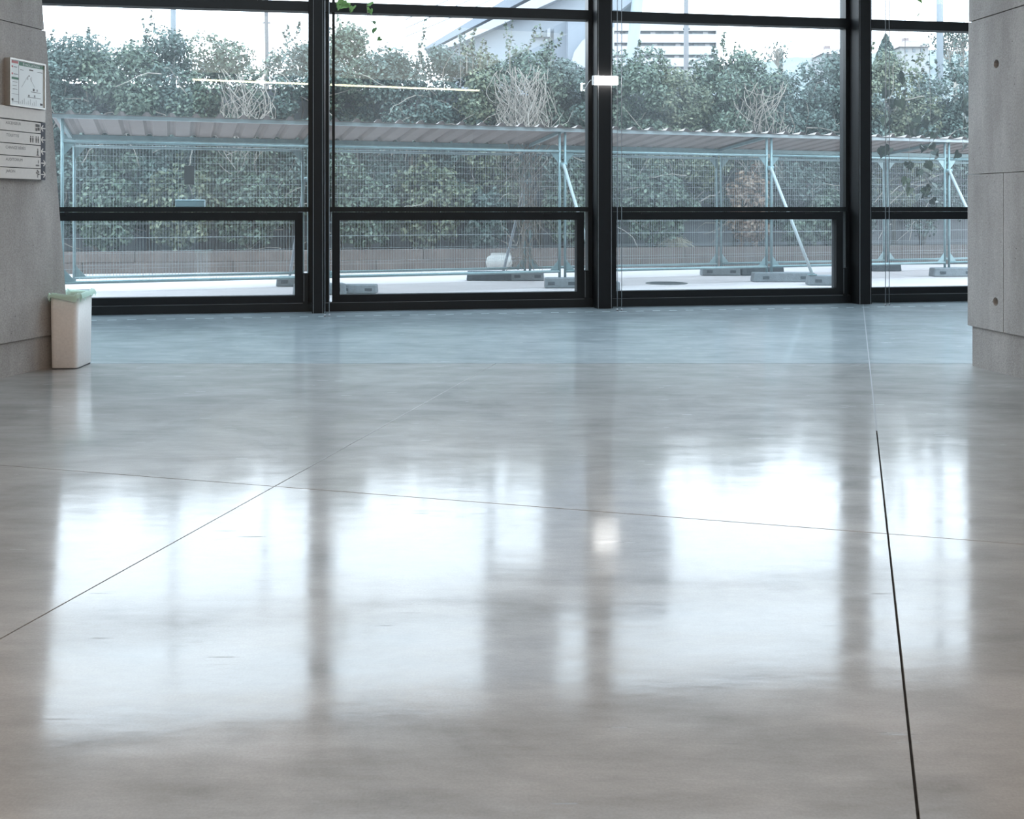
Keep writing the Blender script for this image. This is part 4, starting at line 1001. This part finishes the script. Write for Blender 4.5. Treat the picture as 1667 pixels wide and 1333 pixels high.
# apartment block
DA = 255
t = thing('apartment_block', 'white apartment block with balcony bands beyond the third window', 'building', tuple(at(1080, 130, DA)))
def ap(name, x0, x1, y0, y1, m, d0, th, parent=t): return obj(name, MB().box(tuple(at(x0, y1, DA) + Vector((0, d0, 0))), tuple(at(x1, y0, DA) + Vector((0, d0 + th, 0)))), M[m], parent)
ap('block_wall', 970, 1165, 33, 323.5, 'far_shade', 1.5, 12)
ap('block_roof', 968, 1167, 28, 33, 'far_white', 0, 14)
for k in range(5):
    y = 36 + k * 19.4
    bal = ap('balcony', 968, 1166, y, y + 14, 'far_white', 0, 1.3)
for k in range(5):
    y = 50.5 + k * 19.4
    for j, x in enumerate((1002, 1018, 1060, 1078, 1098, 1128, 1146)):
        ap('window', x + (k * 3) % 5, x + 8 + (k * 3) % 5, y, y + 5, 'far_glass' if j % 2 else 'far_white', 1.2, .4)
ap('end_wall', 1166, 1169, 33, 323.5, 'far_white', 0, 13)
# hill, houses, conifer, bare tree
hm = MB(); n = 24; vs = []
for i in range(n + 1):
    px = 1150 + i * 24; y = 108 - 26 * math.sin(min(1, i / 16) * 1.5) + 2 * math.sin(i * 1.9)
    vs += [at(px, y, 170), at(px, 200, 120), at(px, y + 20, 230)]
fs = []
for i in range(n): 
    a = i * 3; fs += [(a + 1, a + 4, a + 3, a), (a, a + 3, a + 5, a + 2)]
hm.add(vs, fs, True); tag(obj('hill', hm, M['hill'], fix=False), kind='structure')
def house(px0, px1, y0, y1, yr, d, label):
    t = thing('house', label, 'house', tuple(at((px0 + px1) / 2, y1, d)))
    obj('walls', MB().box(tuple(at(px0, y1, d)), tuple(at(px1, y0, d) + Vector((0, 8, 0)))), M['house'], t)
    xm = (px0 + px1) / 2; obj('roof', MB().prism([at(px0 - 2, y0, d - .5), at(px1 + 2, y0, d - .5), at(px1 - 6, yr, d + 3), at(px0 + 6, yr, d + 3)], (0, 5, 0)), M['roof_tile'], t)
    c0 = at(px0 + 5, y0 + 1, d + 3); obj('chimney', MB().box(tuple(c0), (c0.x + .8, c0.y + .8, c0.z + (y0 - yr + 6) * d / F)), M['roof_tile'], t)
    for k in range(3):
        x = px0 + (px1 - px0) * (.15 + .28 * k); obj('window', MB().box(tuple(at(x, y0 + 9, d) + Vector((0, -.1, 0))), tuple(at(x + 4, y0 + 3, d) + Vector((0, .2, 0)))), M['far_glass'], t)
house(1338, 1400, 88, 125, 79, 150, 'distant house with a clay roof left of the third window post')
house(1466, 1512, 76, 120, 66, 150, 'distant house on the hill right of the conifer')
ct = at(1442, 120, 70)
t = thing('conifer', 'pointed grey green conifer above the hedge in the rightmost window', 'tree', tuple(ct))
n = 7000; hz = RNG.uniform(0, 1, n) ** 1.3; Ht = (120 - 58) * 70 / F; an = RNG.uniform(0, 6.283, n)
rad = (1 - hz) ** .75 * .95 * RNG.uniform(.6, 1.05, n)
q = np.stack([np.cos(an) * rad, np.sin(an) * rad, hz * Ht + RNG.normal(size=n) * .05], 1)
leaf_cloud('foliage', q, RNG.uniform(.09, .16, n), t, M['conifer'])
obj('trunk', MB().tube([(0, 0, 3.35 - ct.z), (0, 0, Ht * .9)], [.12, .03], 8), M['bark'], t, local=True)
def bare_tree(px, y0, y1, d, w, label, nleaf=900):
    b_ = at(px, y1, d); H = (y1 - y0) * d / F
    t = thing('bare_tree', label, 'tree', tuple(b_)); mb = MB(); tips = []
    def br(p, dr, ln, r, k):
        q = p + dr * ln; mb.tube([p, (p + q) / 2 + Vector((random.uniform(-.04, .04), 0, 0)) * ln, q], [r, r * .8, r * .6], 5, False); tips.append(q)
        if k:
            for _ in range(3): br(p + dr * ln * random.uniform(.5, 1), (dr + Vector((random.uniform(-.8, .8), random.uniform(-.8, .8), random.uniform(-.1, .6)))).normalized(), ln * .62, r * .55, k - 1)
    mb.tube([(0, 0, 3.35 - b_.z), (0, 0, 0.05)], [.13, .1], 6)
    for _ in range(4): br(Vector((random.uniform(-.1, .1), 0, 0)), Vector((random.uniform(-.5, .5) * w, random.uniform(-.4, .4), 1)).normalized(), H * .5, .07, 3)
    obj('branches', mb, M['branch'], t, fix=False, local=True)
    tp = np.array([list(random.choice(tips)) for _ in range(nleaf)]) + RNG.normal(size=(nleaf, 3)) * .18
    leaf_cloud('foliage', tp, RNG.uniform(.06, .1, nleaf), t, M['leaf_b'])
bare_tree(1556, 48, 130, 45, 1.2, 'thin leafed tree above the hedge beside the right wall')
bare_tree(1270, 70, 130, 40, 1.0, 'small bare tree top above the thin shrub in the third window', 120)
